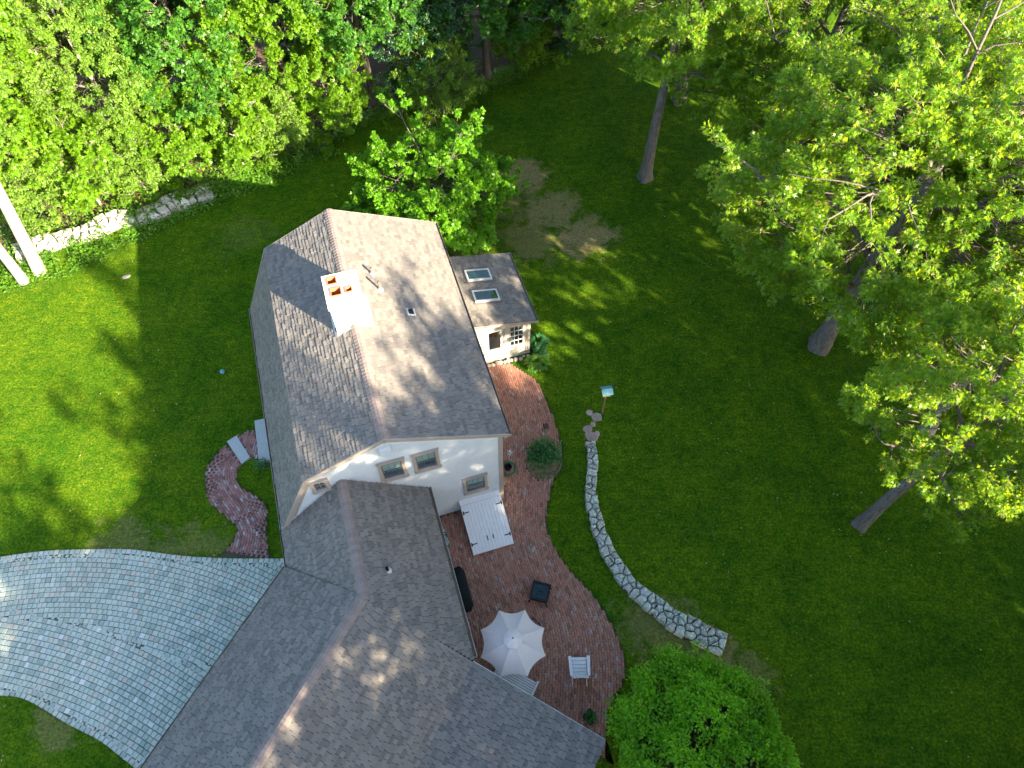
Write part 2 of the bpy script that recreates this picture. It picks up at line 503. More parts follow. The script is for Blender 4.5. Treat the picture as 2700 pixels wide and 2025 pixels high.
c_ = mix(nt, maprange(nt, noise(nt, 0.6, 4, 0.6, co), 0.5, 0.7), c_, (0.02, 0.05, 0.012))
nt.links.new(c_, b.inputs['Base Color']); b.inputs['Roughness'].default_value = 1.0
bump(nt, b, noise(nt, 14, 5, 0.7, co), 1.0, 0.06)

# ------------------------------------------------------------------ ground
HOUSE_A = math.radians(17.30)                      # the house's own axes: u along its south gable, v along its ridge
HB = at(1326, 1313)                                # south-east corner of the main house
G_ = np.array([math.cos(HOUSE_A), math.sin(HOUSE_A), 0.0])
D_ = np.array([-math.sin(HOUSE_A), math.cos(HOUSE_A), 0.0])


def hw(u, v, z=0.0):
    return HB + u * G_ + v * D_ + np.array([0, 0, z])


def uvz(p):
    q = np.array(p) - HB
    return float(q @ G_), float(q @ D_), float(q[2])


GR = np.array([-5.83, -4.22])                      # where the garage ridge begins, in (u, v)
GD = np.array([-math.sqrt(.5), -math.sqrt(.5)])    # along the garage ridge
GP = np.array([math.sqrt(.5), -math.sqrt(.5)])     # across it, to the patio side


def gar(a, p, z):
    q = GR + a * GD + p * GP
    return np.array([q[0], q[1], z])


def garw(a, p, z=0.0):
    q = gar(a, p, z)
    return hw(q[0], q[1], q[2])


def inside(poly, x, y):
    r = False
    n = len(poly)
    j = n - 1
    for i in range(n):
        xi, yi, xj, yj = poly[i][0], poly[i][1], poly[j][0], poly[j][1]
        if (yi > y) != (yj > y) and x < (xj - xi) * (y - yi) / (yj - yi) + xi: r = not r
        j = i
    return r


def resample(pts, step):
    pts = np.array([p[:2] for p in pts], float)
    # Catmull-Rom
    out = []
    P = np.vstack([2 * pts[0] - pts[1], pts, 2 * pts[-1] - pts[-2]])
    for i in range(1, len(P) - 2):
        for t in np.linspace(0, 1, 16, endpoint=False):
            a, b_, c, d = P[i - 1], P[i], P[i + 1], P[i + 2]
            out.append(0.5 * ((2 * b_) + (-a + c) * t + (2 * a - 5 * b_ + 4 * c - d) * t * t + (-a + 3 * b_ - 3 * c + d) * t ** 3))
    out.append(pts[-1])
    out = np.array(out)
    s = np.concatenate([[0], np.cumsum(np.linalg.norm(np.diff(out, axis=0), axis=1))])
    n = max(2, int(s[-1] / step))
    q = np.linspace(0, s[-1], n)
    return np.stack([np.interp(q, s, out[:, 0]), np.interp(q, s, out[:, 1])], 1)


lw = MB()
xs = np.linspace(-150, 150, 61); ys = np.linspace(-120, 180, 61)
lw.add([(x, y, 0) for y in ys for x in xs], [(j * 61 + i, j * 61 + i + 1, (j + 1) * 61 + i + 1, (j + 1) * 61 + i) for j in range(60) for i in range(60)])
tag(lw.build('lawn', M['lawn']), 'dark green mown lawn around the house with a dry brown patch', 'lawn', kind='structure')

# woodland floor behind the old stone wall and under the right-hand oaks' far side
wall_px = [(-120, 690), (92, 650), (140, 634), (175, 622), (212, 617), (250, 604), (285, 586), (316, 574), (348, 573), (390, 562), (422, 556), (455, 535), (520, 512), (600, 478), (700, 420), (850, 350), (1010, 300), (1100, 275), (1250, 235), (1400, 150), (1560, 90), (1700, -20)]
WALL = [at(*p) for p in wall_px]
wf = MB()
poly = [(p[0], p[1]) for p in WALL] + [(60, 90), (60, 150), (-120, 150), (-120, 20)]
wf.add([(p[0], p[1], 0.02) for p in poly], [tuple(range(len(poly)))])
tag(wf.build('woodland_floor', M['litter']), 'brown leaf litter on the woodland floor behind the stone wall', 'ground', kind='structure')

# ------------------------------------------------------------------ patio, path and drive
edge_px = [(1345, 957), (1385, 985), (1420, 1012), (1445, 1070), (1470, 1135), (1481, 1190), (1471, 1233), (1452, 1294), (1440, 1355), (1444, 1398), (1459, 1440), (1501, 1501), (1556, 1562), (1599, 1623), (1630, 1690), (1648, 1758), (1642, 1794), (1605, 1868), (1593, 1953), (1600, 2010)]
PEDGE = resample(atl(edge_px), 0.12)
patio_poly = [tuple(p) for p in PEDGE] + [tuple(garw(-.05, q)[:2]) for q in (9.3, 3.4)] + [tuple(hw(*q)[:2]) for q in ((-3.2, -6.2), (-3.2, -.02), (-.02, -.02), (-.02, 6.85), (1.25, 6.85))]
bed_c, bed_r = np.array([1.42, 13.75]), 0.78


def box_piece(L, W, Ht, bev):
    return MB().box((0, 0, -Ht / 2), (L, W, Ht), bev=bev).mesh('piece')


def lay(name, partname, pieces_, mat, parent, nmax, templ, stuff_label=None):
    """pieces_: (x, y, z, angle, template key, sx, sy, size score). The nmax that show largest become parts, the rest one mesh"""
    order = sorted(range(len(pieces_)), key=lambda i: -pieces_[i][7])
    chosen = set(order[:nmax])
    rest = MB()
    for i, (x, y, z, a, key, sx, sy, sc) in enumerate(pieces_):
        me = templ[key]
        tilt = (random.gauss(0, .012), random.gauss(0, .012))
        if i in chosen:
            o = link(partname, me, mat, parent, (x, y, z), (tilt[0], tilt[1], a))
            o.scale = (sx, sy, 1)
        else:
            ca, sa = math.cos(a), math.sin(a)
            vs_ = []
            for vv in me.vertices:
                px, py, pz = vv.co.x * sx, vv.co.y * sy, vv.co.z
                pz += tilt[0] * py - tilt[1] * px
                vs_.append((x + ca * px - sa * py, y + sa * px + ca * py, z + pz))
            rest.add(vs_, [tuple(p.vertices)[:] for p in me.polygons if p.index != 9])
    if rest.f:
        o = rest.build(partname + 's', mat, parent)
        o['kind'] = 'stuff'


def score(x, y, z=0):
    return 1.0 / (x * x + y * y + (CAM_H - z) ** 2) - (0.01 if not (-17 < x < 20 and y > 2.2) else 0)


patio = MB()
patio.add([(p[0], p[1], 0.006) for p in patio_poly], [tuple(range(len(patio_poly)))])
patio = tag(patio.build('patio', M['brickbase']), 'red brick patio curving round the back of the house', 'patio', kind='structure')
bt = {0: box_piece(.196, .093, .06, .008), 1: box_piece(.196, .093, .06, .012), 2: box_piece(.192, .090, .06, .007)}
gy = np.linspace(1.0, 21, 200)
ey = PEDGE[::-1]
gx = np.interp(gy, ey[:, 1], ey[:, 0])
k_ = np.ones(41) / 41
gx = np.convolve(np.pad(gx, 20, 'edge'), k_, 'valid') * 0.62
gslope = np.gradient(gx, gy)
pcs = []
for k in range(-75, 40):
    y = 1.5 + (k % 2) * .1 + random.uniform(-.02, .02)
    while y < 20.5:
        sl = float(np.interp(y, gy, gslope)); ang = math.atan2(1.0, sl)
        cs = 1 / math.sqrt(1 + sl * sl)
        x = float(np.interp(y, gy, gx)) + k * 0.103
        if inside(patio_poly, x, y) and math.hypot(x - bed_c[0], (y - bed_c[1])) > bed_r:
            w = 1.0
            pcs.append((x + random.gauss(0, .003), y + random.gauss(0, .003), .031 + random.gauss(0, .0025), ang + random.gauss(0, .018), random.randrange(3), w, max(.72, cs), score(x, y)))
        y += 0.203 * cs
lay('patio', 'brick', pcs, M['brick'], patio, 300, bt)

# front path
s_ = 260 / 1078
pl = atl([(330, 385), (230, 460), (150, 560), (95, 680), (90, 780), (105, 920), (160, 1030), (260, 1130), (400, 1250), (440, 1310), (410, 1420), (330, 1530), (225, 1605)], 0, 520, 1080, s_)
pr = atl([(485, 600), (430, 690), (440, 780), (520, 880), (620, 940), (700, 990), (750, 1060), (770, 1120), (765, 1200), (760, 1300), (760, 1480), (800, 1580), (830, 1630)], 0, 520, 1080, s_)
PL, PR = resample(pl, .05), resample(pr, .05)
path_poly = [tuple(p) for p in PL] + [tuple(p) for p in PR[::-1]]
extra = [tuple(p[:2]) for p in atl([(435, 290), (632, 215), (665, 520), (585, 530)], 0, 520, 1080, s_)]
pth = MB()
pth.add([(p[0], p[1], .006) for p in path_poly], [tuple(range(len(path_poly)))])
pth.add([(p[0], p[1], .006) for p in extra], [(0, 1, 2, 3)])
pth = tag(pth.build('path', M['brickbase']), 'winding red brick path from the cobbled drive to the front step', 'path', kind='structure')
n_ = 400
cl = (np.stack([np.interp(np.linspace(0, 1, n_), np.linspace(0, 1, len(PL)), PL[:, i]) for i in (0, 1)], 1) +
      np.stack([np.interp(np.linspace(0, 1, n_), np.linspace(0, 1, len(PR)), PR[:, i]) for i in (0, 1)], 1)) / 2
cl = resample(cl[::12], .05)
tang = np.gradient(cl, axis=0); tang /= np.linalg.norm(tang, axis=1)[:, None]
nrm = np.stack([-tang[:, 1], tang[:, 0]], 1)
pcs = []
done = []
for k in range(-9, 10):
    s = (k % 2) * .1
    while s < len(cl) * .05 - .1:
        i = min(int(s / .05), len(cl) - 1)
        p = cl[i] + nrm[i] * k * .104
        if inside(path_poly, p[0], p[1]) and not any(abs(p[0] - q[0]) < .14 and abs(p[1] - q[1]) < .14 and (p[0] - q[0]) ** 2 + (p[1] - q[1]) ** 2 < .0075 for q in done[-400:]):
            done.append(p)
            pcs.append((p[0], p[1], .031 + random.gauss(0, .003), math.atan2(tang[i][1], tang[i][0]) + random.gauss(0, .03), random.randrange(3), 1, 1, score(*p)))
        s += .203
for i in range(10):
    for j in range(16):
        x = -12.6 + j * .104; y = 13.8 + i * .203 + (j % 2) * .1
        if inside(extra, x, y): pcs.append((x, y, .03, math.pi / 2 + random.gauss(0, .03), random.randrange(3), 1, 1, score(x, y)))
M['brick2'] = pieces('weathered path brick', [(0.0, (0.17, 0.10, 0.09)), (0.3, (0.26, 0.13, 0.115)), (0.6, (0.31, 0.155, 0.135)), (0.85, (0.33, 0.19, 0.17)), (0.94, (0.30, 0.26, 0.255)), (1.0, (0.42, 0.38, 0.36))],
                     rough=0.9, nscale=16, namt=0.35, bumpy=0.5, bscale=90)
lay('path', 'brick', pcs, M['brick2'], pth, 300, {k: v.copy() for k, v in bt.items()} if False else {k: box_piece(.196, .093, .06, .009) for k in range(3)})

# cobbled drive
s_ = 900 / 2212
top = resample(atl([(-260, 330), (-60, 300), (0, 290), (200, 262), (400, 245), (800, 240), (1000, 260), (1200, 285), (1500, 300), (1900, 300)], 0, 0, 1350, s_), .2)
bot = resample(atl([(-260, 1120), (-60, 1175), (0, 1190), (130, 1205), (250, 1260), (430, 1370), (640, 1480), (760, 1570), (870, 1659), (960, 1740), (1100, 1900)], 0, 0, 1350, s_), .2)
drive_poly = [tuple(p) for p in top] + [tuple(garw(a, -3.55)[:2]) for a in (-.1, 3, 7)] + [tuple(p) for p in bot[::-1]]
drive = MB()
drive.add([(p[0], p[1], .006) for p in drive_poly], [tuple(range(len(drive_poly)))])
drive = tag(drive.build('driveway', M['cobbase']), 'pale grey cobbled driveway of granite setts in curved rows', 'driveway', kind='structure')
split = [tuple(p[:2]) for p in atl([(-400, 560), (0, 690), (300, 690), (600, 740), (850, 850), (1150, 960), (1400, 1000), (1900, 1250)], 0, 0, 1350, s_)]


def above_split(x, y):
    ys_ = np.interp(x, [p[0] for p in split], [p[1] for p in split])
    return y > ys_


ct = {i: box_piece(1.0, 1.0, .09, 0.0) for i in range(1)}
ct = {}
for i, (L, W) in enumerate(((.185, .185), (.21, .185), (.165, .185), (.24, .185))):
    mb = MB().box((0, 0, -.045), (L, W, .09), bev=.014)
    ct[i] = mb.mesh('piece')
pcs = []
occ = []


def free(x, y, r):
    return all((x - q[0]) ** 2 + (y - q[1]) ** 2 > (r + q[2]) ** 2 for q in occ if abs(q[0] - x) < .4 and abs(q[1] - y) < .4)


for line, off_ in ((top, -.10), (bot, .10)):                       # a border row along both edges
    ln = resample(line, .205)
    tg = np.gradient(ln, axis=0)
    for q, d in zip(ln, tg):
        d = d / np.linalg.norm(d)
        x, y = q[0] - d[1] * off_, q[1] + d[0] * off_
        if x > -6: continue
        pcs.append((x, y, .034 + random.gauss(0, .005), math.atan2(d[1], d[0]) + random.gauss(0, .03), 0, 1, 1, score(x, y)))
        occ.append((x, y, .088))
nb = len(occ)


def circle_fit(pts):
    P_ = np.array([p[:2] for p in pts])
    A_ = np.stack([2 * P_[:, 0], 2 * P_[:, 1], np.ones(len(P_))], 1)
    c, *_ = np.linalg.lstsq(A_, (P_ ** 2).sum(1), rcond=None)
    return c[:2]


rowA = atl([(0, 500), (350, 462), (700, 470), (1050, 530), (1400, 640), (1600, 735)], 0, 0, 1350, s_)
rowB = atl([(0, 800), (250, 830), (560, 930), (850, 1060), (1150, 1225), (1300, 1315)], 0, 0, 1350, s_)
for fam, cc in enumerate((circle_fit(rowA), circle_fit(rowB))):
    for k in range(10, 260):
        r = k * .2 + .07
        a = math.pi * .05
        while a < math.pi * .98:
            t = random.choices((0, 1, 2, 3), (5, 3, 2, 1))[0]
            L = (.185, .21, .165, .24)[t] + .018
            am = a + L / 2 / r
            x, y = cc[0] + r * math.cos(am), cc[1] + r * math.sin(am)
            a += L / r
            if y > 13 or y < 1 or x > -6 or x < -22.5: continue
            if inside(drive_poly, x, y) and above_split(x, y) == (fam == 0) and all((x - q[0]) ** 2 + (y - q[1]) ** 2 > .155 ** 2 for q in occ[:nb]):
                pcs.append((x, y, .034 + random.gauss(0, .004), am + math.pi / 2 + random.gauss(0, .02), t, 1, random.uniform(.93, 1.0), score(x, y)))
                occ.append((x, y, .088))
cells = {}
for q in occ: cells.setdefault((int(q[0] // .4), int(q[1] // .4)), []).append(q)


def fits(x, y, r):
    cx, cy = int(x // .4), int(y // .4)
    return all((x - q[0]) ** 2 + (y - q[1]) ** 2 > (r + q[2]) ** 2 for a in (-1, 0, 1) for b in (-1, 0, 1) for q in cells.get((cx + a, cy + b), ()))


for i in range(26000):                                            # odd stones filling the wedges between the fans and along the borders
    m_ = i % 3
    if m_ == 0:
        x = -22 + random.uniform(0, 13); y = float(np.interp(x, [p[0] for p in split], [p[1] for p in split])) + random.uniform(-.35, .35)
    else:
        q = (top, bot)[m_ - 1][random.randrange(len(top if m_ == 1 else bot))]
        x, y = q[0] + random.uniform(-.25, .25), q[1] + (-1 if m_ == 1 else 1) * random.uniform(.1, .45)
    f = random.uniform(.42, .95) if i < 9000 else random.uniform(.36, .6)
    if x < -6 and inside(drive_poly, x, y) and fits(x, y, .092 * f):
        pcs.append((x, y, .031, random.uniform(-.5, .2), 0, f, f, score(x, y)))
        cells.setdefault((int(x // .4), int(y // .4)), []).append((x, y, .092 * f))
lay('drive', 'granite_sett', pcs, M['cobble'], drive, 300, ct)

# ------------------------------------------------------------------ the house
house = thing('house', 'white clapboard gambrel house with grey shingle roofs, glazed sunroom and angled garage wing', 'house', tuple(HB), HOUSE_A)
TABW = (.16, .19, .22, .25, .28, .31)
TABH = (.018, .028, .04)
EXP = .143


def tab_mesh(w, h, e=EXP):
    mb = MB()
    g = .008
    v = [(g, 0, 0), (w - g, 0, 0), (w - g, e + .03, -.004), (g, e + .03, -.004), (g, 0, h), (w - g, 0, h), (w - g, e + .03, .003), (g, e + .03, .003)]
    mb.add(v, [(4, 5, 6, 7), (0, 1, 5, 4), (1, 2, 6, 5), (3, 0, 4, 7)])
    return mb


tab_t = {(i, j): tab_mesh(w, h).mesh('shingle') for i, w in enumerate(TABW) for j, h in enumerate(TABH)}
for me in tab_t.values(): me.materials.append(M['shingle'])
all_tabs = []      # (world distance, roof part, plane frame, s, t, i, j)


def roof_plane(name, O, S, T, poly, thick=.10, label=None, exp=EXP):
    """poly in (s, t): s along the eave, t up the slope, from O"""
    O, S, T = np.array(O, float), np.array(S, float), np.array(T, float)
    S /= np.linalg.norm(S); T /= np.linalg.norm(T)
    Nn = np.cross(S, T)
    if Nn[2] < 0: Nn = -Nn
    mb = MB()
    pts = [O + s * S + t * T for s, t in poly]
    mb.extrude([p - Nn * .004 for p in pts], -Nn * thick)
    part = mb.build(name, M['underlay'], house)
    if label: part['label'] = label
    ts = [p[1] for p in poly]
    t = min(ts) - .01
    fr = Matrix(((S[0], T[0], Nn[0], 0), (S[1], T[1], Nn[1], 0), (S[2], T[2], Nn[2], 0), (0, 0, 0, 1)))
    if np.cross(S, T) @ Nn < 0: fr = Matrix(((-S[0], T[0], Nn[0], 0), (-S[1], T[1], Nn[1], 0), (-S[2], T[2], Nn[2], 0), (0, 0, 0, 1)))
    flip = np.cross(S, T) @ Nn < 0
    while t < max(ts) - .02:
        tm = t + exp * .5
        xs_ = []
        n = len(poly)
        for i in range(n):
            (s0, t0), (s1, t1) = poly[i], poly[(i + 1) % n]
            if (t0 > tm) != (t1 > tm): xs_.append(s0 + (tm - t0) * (s1 - s0) / (t1 - t0))
        xs_.sort()
        for a, b in zip(xs_[::2], xs_[1::2]):
            s = a
            first = True
            while s < b - .01:
                i = random.randrange(len(TABW)); w = TABW[i]
                if first: w = random.uniform(.05, .3); i = -1; first = False
                if s + w > b - .06: w = b - s; i = -1
                p = O + (s + w / 2) * S + t * T
                wp = hw(*p[:2], p[2])
                dist = np.linalg.norm(wp - np.array([0, 0, CAM_H]))
                all_tabs.append((dist if i >= 0 else 1e9, part, fr, O + (s + (w if flip else 0)) * S + t * T, i, random.randrange(3), w))
                s += w
        t += exp
    return part


# profile of the main roof, (u, z)
ER, AP, BK, EL = (.26, 5.66), (-4.0, 7.62), (-6.96, 6.24), (-8.52, 2.95)
V0, V1 = -.07, 10.96


def slope_plane(name, lo, hi, v0, v1, **kw):
    T = np.array([hi[0] - lo[0], 0, hi[1] - lo[1]]); L = np.linalg.norm(T)
    return roof_plane(name, (lo[0], v0, lo[1]), (0, 1, 0), T, [(0, 0), (v1 - v0, 0), (v1 - v0, L), (0, L)], **kw)


slope_plane('rear_roof_slope', ER, AP, V0, V1)
slope_plane('upper_front_roof_slope', BK, AP, V0, V1)
slope_plane('lower_front_roof_slope', EL, (BK[0] + .03, BK[1] - .03), V0, V1)
# connecting wing
CR, CA, CL_ = (-2.98, 3.13), (-5.8, 5.62), (-8.52, 3.02)
T = np.array([CA[0] - CR[0], 0, CA[1] - CR[1]]); L = np.linalg.norm(T)
roof_plane('wing_roof_slope', (CR[0], 0, CR[1]), (0, -1, 0), T, [(0.005, 0), (6.62, 0), (4.3, L), (0.005, L)])
T = np.array([CA[0] - CL_[0], 0, CA[1] - CL_[1]]); L = np.linalg.norm(T)
roof_plane('wing_roof_slope', (CL_[0], 0, CL_[1]), (0, -1, 0), T, [(0.005, 0), (1.72, 0), (4.3, L), (0.005, L)])
# garage wing
GZ = 5.62
gd3, gp3 = np.array([GD[0], GD[1], 0]), np.array([GP[0], GP[1], 0])
GLEN = 10.0
e0 = gar(0, -3.85, 3.1); T = gar(0, 0, GZ) - e0; L = np.linalg.norm(T)
roof_plane('garage_roof_slope', e0, gd3, T, [(0.03, 0), (GLEN, 0), (GLEN, L), (-.02, L)])
KP, KZ = 3.7, GZ - .655 * 3.7
e0 = gar(0, KP, KZ); T = gar(0, 0, GZ) - e0; L = np.linalg.norm(T)
roof_plane('garage_roof_slope', e0, gd3, T, [(-.27, 0), (GLEN, 0), (GLEN, L), (-.02, L)])
EP = 8.6
e0 = gar(0, EP, KZ - .24 * (EP - KP)); T = gar(0, KP, KZ) - e0; L = np.linalg.norm(T)
roof_plane('garage_roof_slope', e0, gd3, T, [(-.33, 0), (GLEN, 0), (GLEN, L), (-.27, L)])
# sunroom
SW, SE, SZ0, SZ1 = 0.02, 3.62, 3.42, 2.62
T = np.array([SW - SE, 0, SZ0 - SZ1]); L = np.linalg.norm(T)
roof_plane('sunroom_roof_slope', (SE, 6.72, SZ1), (0, 1, 0), T, [(0, 0), (4.28, 0), (4.28, L), (0, L)])

order = sorted(range(len(all_tabs)), key=lambda i: all_tabs[i][0])
pick = set(order[:300])
rest = {}
for i, (dist, part, fr, p, a, j, w) in enumerate(all_tabs):
    if i in pick:
        o = link('shingle', tab_t[(a, j)], None, part)
        o.matrix_local = Matrix.Translation(Vector(p)) @ fr
    else:
        mb = rest.setdefault(part.name, (part, MB()))[1]
        g = .008; e = EXP; h = TABH[j]
        v = [(g, 0, 0), (w - g, 0, 0), (w - g, e + .03, -.004), (g, e + .03, -.004), (g, 0, h), (w - g, 0, h), (w - g, e + .03, .003), (g, e + .03, .003)]
        m3 = fr.to_3x3()
        pv = Vector(p)
        mb.add([m3 @ Vector(q) + pv for q in v], [(4, 5, 6, 7), (0, 1, 5, 4), (1, 2, 6, 5), (3, 0, 4, 7)])
for part, mb in rest.values():
    o = mb.build('shingles', M['shingle'], part)
    o['kind'] = 'stuff'


def ridge_caps(a, b, w, dropl, dropr, across, parent=house, n0=0):
    """saddle-shaped caps along a ridge; across: unit horizontal vector to the right"""
    a, b = np.array(a, float), np.array(b, float)
    L = np.linalg.norm(b - a); d = (b - a) / L; x = np.array(across, float)
    e = .145
    n = int(L / e)
    c = np.array([0, 0, 1.0])
    mb = MB()
    for s0, h in ((0, .034), (e + .05, .014)):
        for q, dr in ((-w, dropl), (-w * .3, dropl * .2), (w * .3, dropr * .2), (w, dropr)):
            mb.v.append(tuple(d * s0 + x * q - c * dr + c * h))
    for q, dr in ((-w, dropl), (-w * .3, dropl * .2), (w * .3, dropr * .2), (w, dropr)):
        mb.v.append(tuple(x * q - c * dr + c * .0))
    for i in range(3):
        mb.f.append([i, i + 1, 4 + i + 1, 4 + i]); mb.mi.append(0)
        mb.f.append([8 + i, 8 + i + 1, i + 1, i]); mb.mi.append(0)
    me = mb.mesh('ridge_cap'); me.materials.append(M['ridge'])
    for k in range(n):
        link('ridge_cap', me, None, parent, tuple(a + d * k * e))


ridge = MB().box((AP[0], 5.45, AP[1] - .09), (.1, 11, .06)).build('main_ridge', M['underlay'], house)
ridge_caps((AP[0], V0, AP[1] + .012), (AP[0], V1, AP[1] + .012), .19, .087, .087, (1, 0, 0), ridge)
ridge = MB().box((CA[0], -2.1, CA[1] - .1), (.08, 4.1, .06)).build('wing_ridge', M['underlay'], house)
ridge_caps((CA[0], -.02, CA[1] + .012), (CA[0], -4.3, CA[1] + .012), .19, .165, .165, (1, 0, 0), ridge)
ridge = MB().bar(gar(0, 0, GZ - .1), gar(9, 0, GZ - .1), .08, .06).build('garage_ridge', M['underlay'], house)
ridge_caps(gar(-.05, 0, GZ + .014), gar(GLEN, 0, GZ + .014), .19, .123, .123, gp3, ridge)

# walls
def rows_of(poly, zm):
    xs_ = []
    n = len(poly)
    for i in range(n):
        (x0, z0), (x1, z1) = poly[i], poly[(i + 1) % n]
        if (z0 > zm) != (z1 > zm): xs_.append(x0 + (zm - z0) * (x1 - x0) / (z1 - z0))
    xs_.sort()
    return xs_


gable = [(0, 0), (0, 5.62), (-4.0, 7.46), (-6.92, 6.1), (-8.36, 3.1), (-8.36, 0)]
wall = MB()
wall.extrude([(x, .03, z) for x, z in gable], (0, .2, 0))
wall = wall.build('gable_wall', M['clap'], house)
EXPC = .115
k = 0
z = .12
while z < 7.4:
    r = rows_of(gable, z + EXPC * .5)
    if len(r) >= 2 and r[1] - r[0] > .15:
        a, b = r[0], r[1]
        b = min(b, -.12)
        mb = MB()
        za, zb = z, z + EXPC + .012
        mb.add([(a, -.028, za), (b, -.028, za), (b, .012, zb), (a, .012, zb), (a, .03, za), (b, .03, za)],
               [(0, 1, 2, 3), (4, 5, 1, 0), (0, 3, 4), (1, 5, 2)])
        mb.build('clapboard', M['clap'], wall)
    z += EXPC
# side and end walls that the roofs hide from above
sw_ = MB()
sw_.span((-.18, .23, 0), (0, 10.85, 5.6))
sw_.build('rear_wall', M['clap'], house)
MB().span((-8.36, .23, 0), (-8.18, 10.85, 3.1)).build('front_wall', M['clap'], house)
MB().extrude([(x, 10.86, z) for x, z in gable], (0, -.2, 0)).build('gable_wall', M['clap'], house)
MB().span((-3.35, -6.4, 0), (-3.22, 0.02, 3.25)).build('wing_wall', M['clap'], house)
MB().span((-8.3, -1.6, 0), (-8.15, 0.02, 3.05)).build('wing_wall', M['clap'], house)
wg = MB().bar(gar(-.02, -3.6, 1.5), gar(GLEN, -3.6, 1.5), .15, 3.0)
wg.build('garage_wall', M['clap'], house)
wg = MB().extrude([gar(-.02, -3.5, 0), gar(-.02, -3.5, 3.15), gar(-.02, 0, GZ - .15), gar(-.02, KP, KZ - .15), gar(-.02, EP - .3, KZ - .24 * (EP - KP) - .1), gar(-.02, EP - .3, 0)], gd3 * .15)
wg.build('garage_wall', M['clap'], house)
MB().bar(gar(-.02, EP - .4, .9), gar(GLEN, EP - .4, .9), .15, 1.8).build('garage_wall', M['clap'], house)

# corner boards, rake boards, fascia
MB().span((-.13, -.045, 0), (.035, .05, 5.6)).build('corner_board', M['trim'], house)
MB().span((-.0, .05, 0), (.03, .16, 5.58)).build('corner_board', M['trim'], house)


def rake(pts, y0, y1, w, nm='rake_board', mat='trim', dz=.0):
    mb = MB()
    for (x0, z0), (x1, z1) in zip(pts[:-1], pts[1:]):
        d = np.array([x1 - x0, z1 - z0]); d /= np.linalg.norm(d); n = np.array([-d[1], d[0]])
        if n[1] > 0: n = -n
        mb.extrude([(x0, y0, z0 + dz), (x1, y0, z1 + dz), (x1 + n[0] * w, y0, z1 + n[1] * w + dz), (x0 + n[0] * w, y0, z0 + n[1] * w + dz)], (0, y1 - y0, 0))
    return mb.build(nm, M[mat], house)


off = .012
rake([(ER[0] + .06, ER[1] - .03), (AP[0], AP[1])], V0 - .03, V0 + .012, .17, dz=.012)
rake([(AP[0], AP[1]), BK], V0 - .03, V0 + .012, .17, dz=.012)
rake([BK, EL], V0 - .03, V0 + .012, .17, dz=.012)
rake([(ER[0] + .06, ER[1] - .03), (AP[0], AP[1])], V1 - .012, V1 + .03, .17, dz=.012)
rake([(AP[0], AP[1]), BK], V1 - .012, V1 + .03, .17, dz=.012)
rake([BK, EL], V1 - .012, V1 + .03, .17, dz=.012)
# frieze boards under the rake on the south gable
rake([(0.0, 5.52), (-4.0, 7.38)], -.04, .03, .13, 'frieze_board', 'white')
rake([(-4.0, 7.38), (-6.9, 6.02)], -.04, .03, .13, 'frieze_board', 'white')
rake([(-6.93, 6.0), (-8.33, 3.05)], -.04, .03, .16, 'frieze_board')
MB().span((.10, V0 - .02, 5.44), (.2, V1, 5.6)).build('fascia', M['trim'], house)


def gutter(a, b, side, w=.12, h=.10, mat='gutter', debris=True):
    """open channel along an eave; side: unit vector pointing away from the roof"""
    a, b, sd = np.array(a, float), np.array(b, float), np.array(side, float)
    mb = MB()
    up = np.array([0, 0, 1.0])
    for p0, p1 in (((0, 0), (0, -h)), ((0, -h), (w, -h)), ((w, -h), (w, .005)), ((w, .005), (w + .012, .005))):
        t = .006
        q = [a + sd * p0[0] + up * p0[1], b + sd * p0[0] + up * p0[1], b + sd * p1[0] + up * p1[1], a + sd * p1[0] + up * p1[1]]
        nn = np.cross(q[1] - q[0], q[2] - q[1]); nn /= np.linalg.norm(nn)
        mb.extrude(q, nn * t)
    for p in (a, b):
        q = [p, p + sd * w, p + sd * w - up * h, p - up * h]
        nn = (b - a) / np.linalg.norm(b - a)
        mb.extrude(q, nn * .006)
    g = mb.build('gutter', M[mat], house)
    if debris:
        q = [a + sd * .008 - up * h * .45, b + sd * .008 - up * h * .45, b + sd * (w - .008) - up * h * .45, a + sd * (w - .008) - up * h * .45]
        MB().extrude(q, -up * .02).build('leaf_debris', M['debris'], g)
    return g


gutter((.235, V0 - .03, 5.64), (.235, V1, 5.64), (1, 0, 0))
gutter((EL[0] + .015, V0 + 0, EL[1] - .03), (EL[0] + .015, V1, EL[1] - .03), (-1, 0, 0), .10)
gutter((CR[0] - .015, -.03, CR[1] - .02), (CR[0] - .015, -6.5, CR[1] - .02), (1, 0, 0), .15, .1, 'gutter2')
gutter((CL_[0] + .015, -.0, CL_[1] - .03), (CL_[0] + .015, -1.58, CL_[1] - .03), (-1, 0, 0), .10)
ga, gb = gar(.03, -3.83, 3.08), gar(GLEN, -3.83, 3.08)
gutter(ga, gb, -gp3, .10, .1, 'gutter2')
gutter((SE - .015, 6.68, SZ1 - .01), (SE - .015, 11.0, SZ1 - .01), (1, 0, 0), .13, .1, 'gutter2')
# garage rake edge
MB().extrude([gar(-.335, EP, KZ - .24 * (EP - KP) + .0), gar(-.275, KP, KZ + .0), gar(-.275, KP, KZ - .16), gar(-.335, EP, KZ - .24 * (EP - KP) - .16)], -gd3 * .03).build('rake_board', M['gutter2'], house)
# step flashing where the wing roof meets the gable
for s0, (lo, hi) in enumerate(((CR, CA), (CL_, CA))):
    for k in range(18):
        f = (k + .5) / 18
        u_, z_ = lo[0] + (hi[0] - lo[0]) * f, lo[1] + (hi[1] - lo[1]) * f
        MB().box((u_, -.035, z_ + .045), (.13, .012, .11)).build('step_flashing', M['lead'], house)


